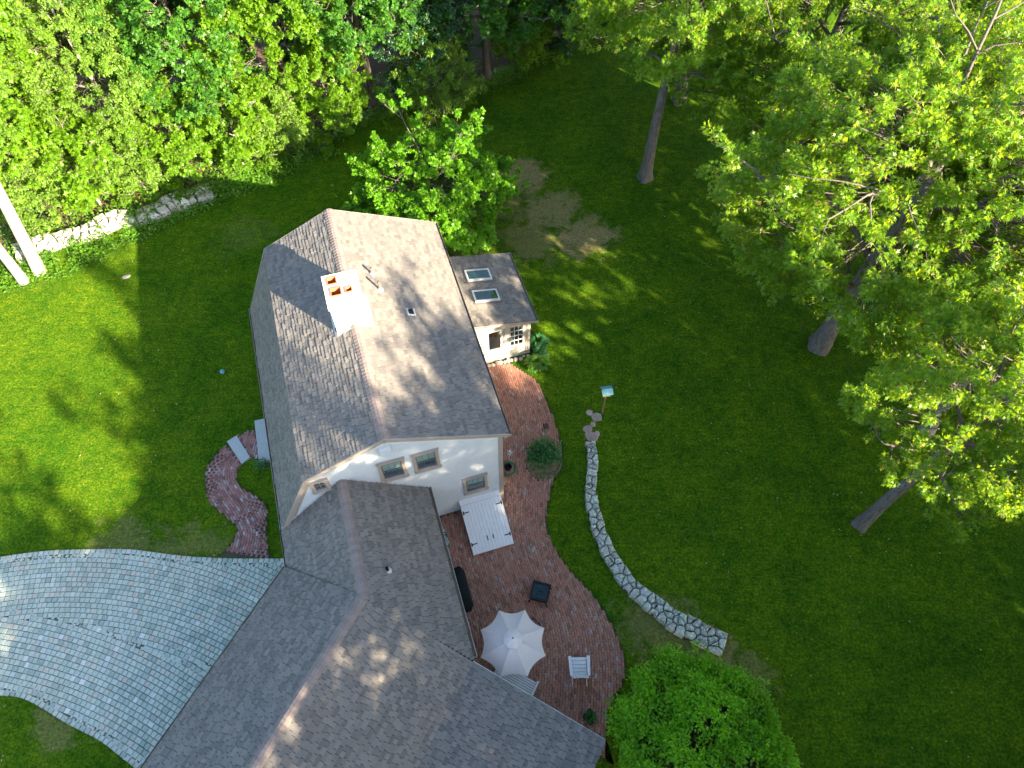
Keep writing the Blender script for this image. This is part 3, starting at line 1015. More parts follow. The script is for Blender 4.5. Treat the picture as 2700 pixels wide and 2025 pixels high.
# windows in the gable: (u0, u1, z0, z1)
def window(u0, u1, z0, z1, upper=3, name='window', small=False):
    w = MB()
    t = .115 if not small else .13
    y0 = -.09
    w.span((u0, y0, z0), (u0 + t, .03, z1)); w.span((u1 - t, y0, z0), (u1, .03, z1))
    w.span((u0 + t, y0, z1 - t), (u1 - t, .03, z1)); w.span((u0 + t, y0 - .02, z0), (u1 - t, .03, z0 + t * .75))
    w = w.build(name, M['trim'], house)
    MB().span((u0 - .03, y0 - .035, z1), (u1 + .03, .0, z1 + .03)).build('drip_cap', M['trim'], w)
    MB().span((u0 - .03, y0 - .05, z0 - .035), (u1 + .03, .0, z0 - .001)).build('sill', M['trim'], w)
    a0, a1, b0, b1 = u0 + t + .002, u1 - t - .002, z0 + t * .75 + .002, z1 - t - .002
    zm = (b0 + b1) / 2 if not small else b0

    def sash(zl, zh, y, nm):
        s = MB(); q = .045
        s.span((a0, y, zl), (a0 + q, y + .03, zh)); s.span((a1 - q, y, zl), (a1, y + .03, zh))
        s.span((a0 + q, y, zh - q), (a1 - q, y + .03, zh)); s.span((a0 + q, y, zl), (a1 - q, y + .03, zl + q))
        return s.build(nm, M['trimd'], w)
    if not small:
        sash(b0, zm + .02, -.048, 'sash')
        MB().span((a0 + .045, -.034, b0 + .045), (a1 - .045, -.028, zm - .025)).build('pane', M['pane'], w)
    sash(zm - .02 if not small else b0, b1, -.078 if not small else -.05, 'sash')
    n = upper
    wd = (a1 - a0 - .09)
    yy = -.064 if not small else -.036
    zl = zm + .025 if not small else b0 + .045
    for i in range(n):
        x0 = a0 + .045 + wd * i / n
        for (za, zb) in (((zl, b1 - .045),) if not small else ((zl, (zl + b1 - .045) / 2), ((zl + b1 - .045) / 2, b1 - .045))):
            MB().span((x0 + .006, yy, za + .004), (x0 + wd / n - .006, yy + .006, zb - .004)).build('pane', M['glass'] if not small else M['pane'], w)
        if i: MB().span((x0 - .009, yy - .012, zl), (x0 + .009, yy + .008, b1 - .045)).build('muntin', M['trim'] if small else M['trimd'], w)
    if not small: MB().span((a0 + .04, -.026, zl - .02), (a1 - .04, -.020, b1 - .03)).build('blind', M['blind'], w)
    if small: MB().span((a0 + .045, yy - .012, (zl + b1 - .045) / 2 - .01), (a1 - .045, yy + .008, (zl + b1 - .045) / 2 + .01)).build('muntin', M['trim'], w)
    return w


window(-4.49, -3.54, 4.70, 6.0)
window(-3.27, -2.33, 4.69, 5.98)
window(-1.61, -.64, 1.64, 2.94)
window(-6.82, -6.20, 5.27, 6.0, 2, small=True)
vb = MB().span((-4.25, -.14, 6.56), (-3.86, -.017, 7.08)).build('gable_vent', M['greyw'], house)
for k in range(7): MB().bar((-4.24, -.15, 6.6 + k * .066), (-3.87, -.15, 6.6 + k * .066), .05, .012, (0, .6, 1)).build('louvre', M['greyw'], vb)

# chimney
CU0, CU1, CV0, CV1, CZ = -4.74, -3.5, 4.84, 6.34, 8.82
ch = MB()
flues = [(-4.58, -4.24, 5.86, 6.2), (-4.54, -4.16, 5.3, 5.68), (-4.02, -3.78, 5.34, 5.58)]
us = sorted({CU0 + .05, CU1 - .05, *[f[0] for f in flues], *[f[1] for f in flues]}); vs2 = sorted({CV0 + .05, CV1 - .05, *[f[2] for f in flues], *[f[3] for f in flues]})
for i in range(len(us) - 1):                               # crown with the flue openings left out
    for j in range(len(vs2) - 1):
        cu, cv = (us[i] + us[i + 1]) / 2, (vs2[j] + vs2[j + 1]) / 2
        if any(f[0] < cu < f[1] and f[2] < cv < f[3] for f in flues): continue
        ch.add([(us[i], vs2[j], CZ - .1), (us[i + 1], vs2[j], CZ - .1), (us[i + 1], vs2[j + 1], CZ - .1), (us[i], vs2[j + 1], CZ - .1)], [(0, 1, 2, 3)])
a0, a1, b0, b1 = CU0 + .05, CU1 - .05, CV0 + .05, CV1 - .05
ch.add([(a0, b0, 6.3), (a1, b0, 6.3), (a1, b1, 6.3), (a0, b1, 6.3), (a0, b0, CZ - .1), (a1, b0, CZ - .1), (a1, b1, CZ - .1), (a0, b1, CZ - .1)],
       [(0, 1, 5, 4), (1, 2, 6, 5), (2, 3, 7, 6), (3, 0, 4, 7)])
chim = ch.build('chimney', M['chim'], house)
chim['label'] = 'whitewashed chimney on the main ridge with three terracotta flues'
cp = MB()
for lo, hi in (((CU0, CV0, CZ - .16), (CU0 + .09, CV1, CZ)), ((CU1 - .09, CV0, CZ - .16), (CU1, CV1, CZ)), ((CU0 + .09, CV0, CZ - .16), (CU1 - .09, CV0 + .09, CZ)), ((CU0 + .09, CV1 - .09, CZ - .16), (CU1 - .09, CV1, CZ))):
    cp.span(lo, hi)
for i in range(len(us) - 1):
    for j in range(len(vs2) - 1):
        cu, cv = (us[i] + us[i + 1]) / 2, (vs2[j] + vs2[j + 1]) / 2
        if any(f[0] < cu < f[1] and f[2] < cv < f[3] for f in flues): continue
        cp.span((us[i], vs2[j], CZ - .08), (us[i + 1], vs2[j + 1], CZ - .02))
cp.build('cap', M['chim'], chim)
for f in flues:
    fb = MB(); t = .025
    for lo, hi in (((f[0] - .01, f[2] - .01), (f[0] + t, f[3] + .01)), ((f[1] - t, f[2] - .01), (f[1] + .01, f[3] + .01)), ((f[0] + t, f[2] - .01), (f[1] - t, f[2] + t)), ((f[0] + t, f[3] - t), (f[1] - t, f[3] + .01))):
        fb.span((*lo, CZ - .9), (*hi, CZ + .035))
    fb.build('flue', M['terra'], chim)
fl = MB()
zr = lambda u: AP[1] - .46 * (u - AP[0]) if u > AP[0] else AP[1] + .466 * (u - AP[0])
for (u0, v0, u1, v1) in ((a0 - .13, b0 - .14, AP[0], b0), (AP[0], b0 - .14, a1 + .2, b0), (a0 - .13, b0, a0, b1), (a1, b0, a1 + .2, b1)):
    fl.extrude([(u0, v0, zr(u0) + .03), (u1, v0, zr(u1) + .03), (u1, v1, zr(u1) + .03), (u0, v1, zr(u0) + .03)], (0, 0, -.012))
fl.build('flashing', M['lead'], chim)
fl = MB()
for q in range(5):
    ua, ub = a0 + (a1 - a0) * q / 5, a0 + (a1 - a0) * (q + 1) / 5
    fl.span((ua, b0 - .012, min(zr(ua), zr(ub)) - .1), (ub, b0 - .002, max(zr(ua), zr(ub)) + .2))
fl.span((a0 - .012, b0, zr(a0) - .1), (a0 - .002, b1, zr(a0) + .26)); fl.span((a1 + .002, b0, zr(a1) - .1), (a1 + .012, b1, zr(a1) + .22))
fl.build('counter_flashing', M['lead'], chim)

# pipes and vents on the roofs
for (u_, v_, h_) in ((-2.96, 7.48, .36), (-2.82, 6.65, .5)):
    p = MB().lathe([(.045, -.2), (.045, h_), (.034, h_), (.034, h_ - .1)], 12, (u_, v_, zr(u_))).build('vent_pipe', M['trimd'], house)
    MB().lathe([(.13, -.03), (.07, .06), (.05, .09)], 12, (u_, v_, zr(u_) + .02)).build('boot', M['lead'], p)
u_, v_ = -1.9, 5.57
vt = MB().box((u_, v_, zr(u_) + .07), (.2, .24, .12), taper=.7).build('roof_vent', M['black'], house)
MB().box((u_, v_, zr(u_) + .02), (.34, .36, .015), Matrix.Rotation(math.atan(.46), 3, 'Y')).build('base_plate', M['lead'], vt)
q = uvz(at(1027, 1513, 4.55))
zc_ = CA[1] - .883 * (q[0] - CA[0])
p = MB().lathe([(.05, -.2), (.05, .3), (.038, .3), (.038, .2)], 12, (q[0], q[1], zc_)).build('vent_pipe', M['black'], house)
MB().lathe([(.13, -.06), (.07, .04), (.055, .07)], 12, (q[0], q[1], zc_ + .03)).build('boot', M['lead'], p)

# sunroom walls
VS = 6.88
ops = [(1.38, 2.04, .87, 2.35), (2.42, 3.11, .83, 2.35)]
wl = MB()
wl.span((.0, VS, 0), (1.38, VS + .1, 2.45)); wl.span((1.38, VS, 0), (2.04, VS + .1, .87)); wl.span((2.04, VS, 0), (2.42, VS + .1, 2.45))
wl.span((2.42, VS, 0), (3.11, VS + .1, .83)); wl.span((3.11, VS, 0), (3.4, VS + .1, 2.45)); wl.span((1.38, VS, 2.35), (2.04, VS + .1, 2.45)); wl.span((2.42, VS, 2.35), (3.11, VS + .1, 2.45))
wl.extrude([(0, VS, 2.45), (3.4, VS, 2.45), (3.4, VS, 2.53), (0, VS, 3.28)], (0, .1, 0))
wl = wl.build('sunroom_wall', M['cream'], house)
for x in (1.10, 2.17, 3.25): MB().span((x - .025, VS - .035, .1), (x + .025, VS - .002, 2.4)).build('batten', M['trim'], wl)
for x in (1.24, 2.25, 3.37): MB().span((x - .05, VS - .03, .03), (x + .05, VS - .003, 2.42)).build('mullion_post', M['cream'], wl)
MB().span((.0, VS - .045, 2.4), (3.43, VS - .004, 2.52)).build('head_board', M['cream'], wl)
MB().span((-.0, VS - .03, 0), (3.43, VS - .004, .12)).build('skirting_board', M['cream'], wl)
for (u0, u1, z0, z1), (nx, nz) in zip(ops, ((1, 1), (3, 4))):
    wn_ = MB(); t = .05
    wn_.span((u0, VS - .02, z0), (u0 + t, VS + .06, z1)); wn_.span((u1 - t, VS - .02, z0), (u1, VS + .06, z1)); wn_.span((u0 + t, VS - .02, z1 - t), (u1 - t, VS + .06, z1)); wn_.span((u0 + t, VS - .02, z0), (u1 - t, VS + .06, z0 + t))
    wn_ = wn_.build('sunroom_window' if nx > 1 else 'sunroom_door', M['cream'], house)
    W_, H_ = (u1 - u0 - 2 * t) / nx, (z1 - z0 - 2 * t) / nz
    for i in range(nx):
        for j in range(nz):
            MB().span((u0 + t + i * W_ + .008, VS + .02, z0 + t + j * H_ + .008), (u0 + t + (i + 1) * W_ - .008, VS + .025, z0 + t + (j + 1) * H_ - .008)).build('pane', M['glass'], wn_)
    for i in range(1, nx): MB().span((u0 + t + i * W_ - .011, VS + .0, z0 + t), (u0 + t + i * W_ + .011, VS + .04, z1 - t)).build('muntin', M['white'], wn_)
    for j in range(1, nz): MB().span((u0 + t, VS - .002, z0 + t + j * H_ - .011), (u1 - t, VS + .038, z0 + t + j * H_ + .011)).build('muntin', M['white'], wn_)
ew = MB(); ew.span((3.3, VS + .1, 0), (3.4, 10.85, .8)); ew.span((3.3, VS + .1, 2.3), (3.4, 10.85, 2.52))  # unseen east wall; its glazed openings are added to light the interior
for k in range(4): ew.span((3.3, VS + .1 + k * 1.23, .8), (3.4, VS + .28 + k * 1.23, 2.3))
ew.build('sunroom_wall', M['cream'], house)
for k in range(3): MB().span((3.345, VS + .285 + k * 1.23, .805), (3.352, VS + 1.325 + k * 1.23, 2.295)).build('sunroom_pane', M['glass'], house)
MB().extrude([(0, 10.85, 0), (3.4, 10.85, 0), (3.4, 10.85, 2.53), (0, 10.85, 3.28)], (0, .1, 0)).build('sunroom_wall', M['cream'], house)
MB().span((.01, VS + .1, .0), (3.3, 10.84, .1)).build('sunroom_floor', M['floorin'], house)
MB().span((.005, VS + .11, .1), (.04, 10.84, 3.2)).build('inner_wall', M['dark'], house)
MB().extrude([(-.0, 6.7, 3.40), (SE - .02, 6.7, SZ1 - .02), (SE - .02, 6.7, SZ1 - .17), (0, 6.7, 3.25)], (0, .03, 0)).build('rake_board', M['trim'], house)
MB().span((3.39, VS - .02, 0), (3.43, VS + .1, 2.5)).build('corner_board', M['trim'], house)
MB().tube([(SE + .05, 6.9, SZ1 - .1), (SE - .05, 7.0, 2.3), (3.46, 7.05, 2.0), (3.46, 7.05, .1)], .04, 8).build('downspout', M['gutter2'], house)
# skylights
sl_ = (SZ0 - SZ1) / (SE - SW)
zs_ = lambda u: SZ1 + (SE - u) * sl_
for (v0, v1) in ((9.32, 9.98), (8.03, 8.69)):
    u0, u1 = 1.2, 2.36
    fr_ = MB(); t = .07
    def slab(mb, ua, ub, va, vb, h0, h1):
        mb.add([(ua, va, zs_(ua) + h0), (ub, va, zs_(ub) + h0), (ub, vb, zs_(ub) + h0), (ua, vb, zs_(ua) + h0), (ua, va, zs_(ua) + h1), (ub, va, zs_(ub) + h1), (ub, vb, zs_(ub) + h1), (ua, vb, zs_(ua) + h1)],
               [(3, 2, 1, 0), (4, 5, 6, 7), (0, 1, 5, 4), (1, 2, 6, 5), (2, 3, 7, 6), (3, 0, 4, 7)])
    slab(fr_, u0, u0 + t, v0, v1, 0, .15); slab(fr_, u1 - t, u1, v0, v1, 0, .15); slab(fr_, u0 + t, u1 - t, v0, v0 + t, 0, .15); slab(fr_, u0 + t, u1 - t, v1 - t, v1, 0, .15)
    fr_ = fr_.build('skylight', M['lead'], house)
    g_ = MB(); slab(g_, u0 + t, u1 - t, v0 + t, v1 - t, .10, .125); g_.build('pane', M['skypane'], fr_)
    g_ = MB(); slab(g_, u0 - .09, u1 + .09, v0 - .09, v0, .02, .04); slab(g_, u0 - .09, u1 + .09, v1, v1 + .09, .02, .04); g_.build('flashing', M['trimd'], fr_)

# ------------------------------------------------------------------ trees
LEAF = {
    'oak': (np.array([(0, 0, 0), (.33, .60, .06), (.075, .48, .0), (0, 1.0, -.05), (-.075, .48, .0), (-.33, .60, .06)]), [tuple(range(6))]),
    'maple': (np.array([(0, 0, 0), (.52, .38, .05), (.22, .52, .0), (0, 1.0, -.05), (-.22, .52, .0), (-.52, .38, .05)]), [tuple(range(6))]),
    'oval': (np.array([(0, 0, 0), (.26, .45, .05), (0, 1.0, -.06), (-.26, .45, .05)]), [(0, 1, 2), (0, 2, 3)]),
    'blade': (np.array([(-.09, 0, 0), (.09, 0, 0), (0.05, 1.0, .0)]), [(0, 1, 2)]),
}


def leaf_mesh(name, P, A, Nn, size, kind):
    """P positions, A leaf axes, Nn leaf normals, size lengths"""
    V, F = LEAF[kind]
    A = A / (np.linalg.norm(A, axis=1)[:, None] + 1e-9)
    X = np.cross(A, Nn); X /= (np.linalg.norm(X, axis=1)[:, None] + 1e-9)
    Z = np.cross(X, A)
    W = (P[:, None, :] + size[:, None, None] * (V[None, :, 0, None] * X[:, None, :] + V[None, :, 1, None] * A[:, None, :] + V[None, :, 2, None] * Z[:, None, :]))
    k = V.shape[0]
    base = (np.arange(len(P)) * k)[:, None]
    faces = [base + np.array(f)[None, :] for f in F]
    return np_mesh(name, W.reshape(-1, 3), faces)


def unit(v):
    return v / (np.linalg.norm(v) + 1e-9)


def gen_tree(seed, H, z0, R, kind='oak', nlimb=13, nsec=7, ntwig=6, nleaf=45, lsize=.17, r0=.33, lean=(0, 0), top=.86, droop=.25, twl=(.45, .95), flare=1.32, squash=1.0, bare=False, bend=0.35, fill=0, flow=-.35):
    """returns (trunk, list of limb meshes, crown mesh): limbs leave the trunk, branches leave the limbs, twigs carry the leaves"""
    rg = np.random.default_rng(seed)
    n = 9
    tz = np.linspace(0, H * top, n)
    wob = np.cumsum(rg.normal(0, .07, (n, 2)), axis=0) * np.linspace(0, 1, n)[:, None]
    tp = np.stack([wob[:, 0] + lean[0] * tz, wob[:, 1] + lean[1] * tz, tz], 1)
    tp = np.vstack([tp[:1] + [0, 0, -.3], tp[:1] + [0, 0, .12], tp[:1] + [0, 0, .5], tp[1:]])
    rr = np.concatenate([[r0 * flare * 1.15, r0 * flare, r0 * 1.12], r0 * (1 - .75 * np.linspace(1 / n, 1, n - 1))])
    tm = MB()
    # flared, slightly buttressed foot
    tm.tube(tp, rr, 14)
    for i in range(14):
        for ring, amt in ((0, .14), (1, .11), (2, .04)):
            q = np.array(tm.v[ring * 14 + i]); c = tp[ring]
            s = 1 + amt * math.sin(i * 2 * math.pi / 14 * 4 + seed) + amt * .6 * math.sin(i * 2 * math.pi / 14 * 3 + 2 * seed)
            tm.v[ring * 14 + i] = tuple(c + (q - c) * s)
    trunk = tm.mesh('trunk', True)
    limbs, P, A, Nn, S = [], [], [], [], []
    az = rg.uniform(0, 6.28)
    zm = (z0 + H) / 2; half = (H - z0) / 2

    def tpos(z):
        return np.array([np.interp(z, tp[:, 2], tp[:, 0]), np.interp(z, tp[:, 2], tp[:, 1]), z])
    for i in range(nlimb):
        f = (i + rg.uniform(.1, .9)) / nlimb
        z = z0 + (H * top - z0) * (f * .96)
        az += 2.4 + rg.normal(0, .35)
        prof = math.sqrt(max(.12, 1 - ((z + .1 * half - zm) / (half * 1.05)) ** 2))
        L = R * prof * rg.uniform(.72, 1.12)
        el = math.radians(8 + 58 * f ** 1.4 + rg.normal(0, 7)) * squash
        d = np.array([math.cos(az) * math.cos(el), math.sin(az) * math.cos(el), math.sin(el)])
        p = tpos(z); pts = [p]
        m = 6
        dd = d.copy()
        for k in range(m):
            dd = unit(dd + rg.normal(0, .13, 3) + np.array([0, 0, .06 * bend]))
            p = p + dd * L / m; pts.append(p)
        lr = max(.02, r0 * .36 * (1 - .55 * f)) * (L / R + .25)
        mb = MB(); mb.tube(pts, np.linspace(lr, .018, len(pts)), 7)
        pts = np.array(pts)
        for j in range(nsec):
            g = .22 + .78 * (j + rg.uniform(0, 1)) / nsec
            q = np.array([np.interp(g * m, np.arange(m + 1), pts[:, c]) for c in range(3)])
            k = min(int(g * m), m - 1); ld = unit(pts[k + 1] - pts[k])
            side = unit(np.cross(ld, [0, 0, 1])) * (1 if j % 2 else -1)
            sd = unit(ld * rg.uniform(.4, 1.1) + side * rg.uniform(.35, 1.0) * (1.0 if g < .95 else .3) + np.array([0, 0, rg.uniform(-.15, .5)]))
            SL = (L * .42 * (1.15 - .6 * g) + .35) * rg.uniform(.7, 1.2)
            sp = [q]; dd = sd.copy()
            for k in range(4):
                dd = unit(dd + rg.normal(0, .2, 3)); sp.append(sp[-1] + dd * SL / 4)
            mb.tube(sp, np.linspace(max(.012, lr * .38), .007, 5), 5, cap=False)
            sp = np.array(sp)
            for t in range(ntwig):
                h = .18 + .82 * (t + rg.uniform(0, 1)) / ntwig
                q2 = np.array([np.interp(h * 4, np.arange(5), sp[:, c]) for c in range(3)])
                k = min(int(h * 4), 3); bd = unit(sp[k + 1] - sp[k])
                td = unit(bd * rg.uniform(.3, 1.0) + unit(rg.normal(0, 1, 3)) * .75 + np.array([0, 0, .15]))
                TL = rg.uniform(*twl)
                e = q2 + td * TL
                mid = q2 + td * TL * .5 + rg.normal(0, .04, 3)
                mb.tube([q2, mid, e + [0, 0, -.04]], [.008, .006, .003], 3, cap=False)
                if bare: continue
                nl = int(nleaf * rg.uniform(.6, 1.35))
                w = rg.uniform(.15, 1.03, nl) ** .7
                pos = q2 + (mid - q2) * np.minimum(w, .5)[:, None] * 2 + (e - mid) * np.maximum(w - .5, 0)[:, None] * 2
                rad = rg.normal(0, 1, (nl, 3)); rad -= (rad @ td)[:, None] * td
                rad /= np.linalg.norm(rad, axis=1)[:, None] + 1e-9
                ax = rad * rg.uniform(.5, 1.1, nl)[:, None] + td * rg.uniform(.1, 1.1, nl)[:, None] + np.array([0, 0, -droop])
                pos = pos + rad * rg.uniform(.01, .10, nl)[:, None]
                nr = np.array([0, 0, .9]) + rg.normal(0, .6, (nl, 3)) + td * .2
                P.append(pos); A.append(ax); Nn.append(nr); S.append(lsize * rg.uniform(.6, 1.2, nl))
        limbs.append(mb.mesh('limb', True))
    if fill:                                            # finer outer branches that close the crown
        mb = MB()
        ph = rg.uniform(0, 6.28, 6)
        cz = z0 + (H - z0) * .46
        done = 0
        left = 0
        while done < fill:
            if left <= 0:
                vc = unit(rg.normal(0, 1, 3)); left = int(rg.integers(5, 11)); rc = rg.uniform(.70, 1.0) ** .5; spread = rg.uniform(.55, .85) / R
                if vc[2] < flow: left = 0; continue
            left -= 1
            v = unit(vc + rg.normal(0, spread, 3))
            if v[2] < flow - .15: continue
            lump = 1 + .13 * math.sin(4 * v[0] + ph[0]) * math.sin(4 * v[1] + ph[1]) + .10 * math.sin(7 * v[0] + 5 * v[2] + ph[2]) + .08 * math.sin(8 * v[1] - 6 * v[2] + ph[3])
            if math.sin(6 * v[0] + ph[4]) * math.sin(6 * v[1] + ph[5]) * math.sin(5 * v[2] + ph[0]) > .42: continue
            q = v * np.array([R * .96, R * .96, half * 1.02]) * lump * rc * rg.uniform(.88, 1.04)
            e = np.array([np.interp(cz + q[2], tp[:, 2], tp[:, 0]) + q[0], np.interp(cz + q[2], tp[:, 2], tp[:, 1]) + q[1], cz + q[2]])
            base = tpos(min(max(e[2] - .25 * R, z0), H * top)) * .62 + e * .38
            td = unit(unit(e - base) + rg.normal(0, .35, 3) + np.array([0, 0, .1]))
            TL = rg.uniform(*twl)
            q2 = e - td * TL
            mid = q2 + td * TL * .5
            if done % 5 == 0: mb.tube([base, (base + q2) / 2 + rg.normal(0, .12, 3), q2], [.026, .017, .009], 4, cap=False)
            mb.tube([q2, mid, e], [.008, .006, .003], 3, cap=False)
            nl = int(nleaf * rg.uniform(.7, 1.35))
            w = rg.uniform(.1, 1.03, nl) ** .7
            pos = q2 + (e - q2) * w[:, None]
            rad = rg.normal(0, 1, (nl, 3)); rad -= (rad @ td)[:, None] * td
            rad /= np.linalg.norm(rad, axis=1)[:, None] + 1e-9
            ax = rad * rg.uniform(.5, 1.1, nl)[:, None] + td * rg.uniform(.1, 1.1, nl)[:, None] + np.array([0, 0, -droop])
            P.append(pos + rad * rg.uniform(.01, .14, nl)[:, None]); A.append(ax); Nn.append(np.array([0, 0, .9]) + rg.normal(0, .6, (nl, 3)) + td * .3); S.append(lsize * rg.uniform(.6, 1.2, nl))
            done += 1
        limbs.append(mb.mesh('twigs', True))
    crown = None
    if not bare:
        crown = leaf_mesh('crown', np.vstack(P), np.vstack(A), np.vstack(Nn), np.concatenate(S), kind)
    return trunk, limbs, crown


def tree_kind(args, bark, leaf, twig='twig', merge=True):
    trunk, limbs, crown = gen_tree(**args)
    trunk.materials.append(M[bark])
    for l in limbs: l.materials.append(M[twig])
    if crown: crown.materials.append(M[leaf])
    return trunk, limbs, crown


def plant_tree(kind, name, label, x, y, rz=0.0, sc=1.0, group=None, cat='tree', sz=1.0, tilt=(0, 0)):
    trunk, limbs, crown = kind
    t = thing(name, label, cat, (x, y, 0), rz, group)
    t.scale = (sc, sc, sc * sz)
    t.rotation_euler = (tilt[0], tilt[1], rz)
    link('trunk', trunk, None, t)
    for l in limbs:
        o = link('twigs' if l.name.startswith('twigs') else 'limb', l, None, t)
        if l.name.startswith('twigs'): o['kind'] = 'stuff'
    if crown: link('crown', crown, None, t)
    return t


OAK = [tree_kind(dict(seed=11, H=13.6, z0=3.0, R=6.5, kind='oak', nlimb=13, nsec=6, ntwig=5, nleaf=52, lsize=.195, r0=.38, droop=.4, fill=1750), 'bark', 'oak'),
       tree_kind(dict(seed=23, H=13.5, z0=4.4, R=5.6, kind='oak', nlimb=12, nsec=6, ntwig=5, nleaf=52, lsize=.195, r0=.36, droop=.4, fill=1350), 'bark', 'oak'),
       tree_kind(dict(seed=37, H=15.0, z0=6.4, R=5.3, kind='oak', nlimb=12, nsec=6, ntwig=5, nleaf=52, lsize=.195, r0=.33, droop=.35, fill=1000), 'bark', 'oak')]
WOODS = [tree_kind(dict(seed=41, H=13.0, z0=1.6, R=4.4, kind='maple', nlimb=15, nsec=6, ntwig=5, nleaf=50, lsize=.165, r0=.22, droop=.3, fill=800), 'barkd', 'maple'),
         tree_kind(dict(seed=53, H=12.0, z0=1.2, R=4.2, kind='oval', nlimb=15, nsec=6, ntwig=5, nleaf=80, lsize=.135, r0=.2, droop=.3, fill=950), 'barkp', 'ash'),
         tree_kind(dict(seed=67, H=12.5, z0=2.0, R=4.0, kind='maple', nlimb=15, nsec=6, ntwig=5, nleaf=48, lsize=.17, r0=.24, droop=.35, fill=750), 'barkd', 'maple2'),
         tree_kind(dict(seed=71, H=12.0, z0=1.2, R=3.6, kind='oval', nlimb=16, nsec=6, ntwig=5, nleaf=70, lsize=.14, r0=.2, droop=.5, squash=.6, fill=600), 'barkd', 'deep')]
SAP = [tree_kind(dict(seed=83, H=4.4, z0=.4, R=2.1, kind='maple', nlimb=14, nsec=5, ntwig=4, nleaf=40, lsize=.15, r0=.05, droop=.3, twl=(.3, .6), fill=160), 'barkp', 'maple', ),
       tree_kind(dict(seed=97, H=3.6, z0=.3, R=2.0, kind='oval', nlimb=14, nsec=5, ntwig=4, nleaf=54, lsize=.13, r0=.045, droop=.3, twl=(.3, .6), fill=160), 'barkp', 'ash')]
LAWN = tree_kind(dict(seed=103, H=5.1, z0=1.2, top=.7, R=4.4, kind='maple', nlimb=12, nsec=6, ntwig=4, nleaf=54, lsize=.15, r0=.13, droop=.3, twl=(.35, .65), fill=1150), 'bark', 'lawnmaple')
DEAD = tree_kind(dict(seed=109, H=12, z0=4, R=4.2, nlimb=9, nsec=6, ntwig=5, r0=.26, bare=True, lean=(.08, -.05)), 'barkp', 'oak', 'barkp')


def pxy(px, py): return at(px, py)[:2]


# the oaks on the right-hand lawn
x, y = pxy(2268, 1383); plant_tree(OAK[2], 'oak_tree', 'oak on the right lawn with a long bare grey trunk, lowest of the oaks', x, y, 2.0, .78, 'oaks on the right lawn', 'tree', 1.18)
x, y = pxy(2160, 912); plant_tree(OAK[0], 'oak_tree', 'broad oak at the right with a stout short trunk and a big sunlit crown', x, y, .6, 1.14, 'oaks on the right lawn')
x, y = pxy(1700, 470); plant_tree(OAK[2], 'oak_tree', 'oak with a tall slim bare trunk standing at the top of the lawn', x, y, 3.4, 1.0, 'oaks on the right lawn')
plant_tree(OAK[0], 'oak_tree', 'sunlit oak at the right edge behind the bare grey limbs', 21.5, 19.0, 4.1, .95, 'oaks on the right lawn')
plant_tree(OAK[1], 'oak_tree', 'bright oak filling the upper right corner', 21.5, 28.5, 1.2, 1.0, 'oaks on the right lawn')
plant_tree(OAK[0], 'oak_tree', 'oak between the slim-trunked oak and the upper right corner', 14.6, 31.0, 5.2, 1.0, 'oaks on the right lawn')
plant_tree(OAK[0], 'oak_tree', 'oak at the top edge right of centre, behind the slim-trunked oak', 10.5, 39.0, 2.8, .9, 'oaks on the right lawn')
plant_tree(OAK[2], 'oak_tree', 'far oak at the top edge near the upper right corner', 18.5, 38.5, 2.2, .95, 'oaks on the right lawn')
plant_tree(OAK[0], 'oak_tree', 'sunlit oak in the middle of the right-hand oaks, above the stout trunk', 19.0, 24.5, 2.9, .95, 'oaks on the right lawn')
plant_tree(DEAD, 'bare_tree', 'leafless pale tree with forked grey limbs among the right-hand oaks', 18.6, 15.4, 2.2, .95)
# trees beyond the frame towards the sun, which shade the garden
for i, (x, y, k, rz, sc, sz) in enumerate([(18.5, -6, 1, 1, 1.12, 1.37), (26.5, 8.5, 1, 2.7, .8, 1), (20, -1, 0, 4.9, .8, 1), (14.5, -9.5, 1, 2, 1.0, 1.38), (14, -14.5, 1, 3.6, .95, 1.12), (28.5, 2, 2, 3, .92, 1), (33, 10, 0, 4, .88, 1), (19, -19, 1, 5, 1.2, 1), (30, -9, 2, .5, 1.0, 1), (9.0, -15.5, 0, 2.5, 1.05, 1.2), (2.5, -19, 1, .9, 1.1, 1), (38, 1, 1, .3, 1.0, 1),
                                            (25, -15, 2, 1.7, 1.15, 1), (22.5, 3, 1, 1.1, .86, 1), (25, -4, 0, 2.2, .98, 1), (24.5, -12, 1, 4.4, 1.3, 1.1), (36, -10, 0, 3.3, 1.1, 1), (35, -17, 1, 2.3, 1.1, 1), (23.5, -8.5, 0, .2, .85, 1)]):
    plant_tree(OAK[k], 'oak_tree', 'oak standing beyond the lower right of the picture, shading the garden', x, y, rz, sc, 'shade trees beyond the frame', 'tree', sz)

# the lawn tree behind the house, and the clipped round tree by the patio
x, y = -3.9, 28.0
plant_tree(LAWN, 'maple_tree', 'bright green lawn maple with a spreading crown just behind the house', x, y, .8, 1.0)

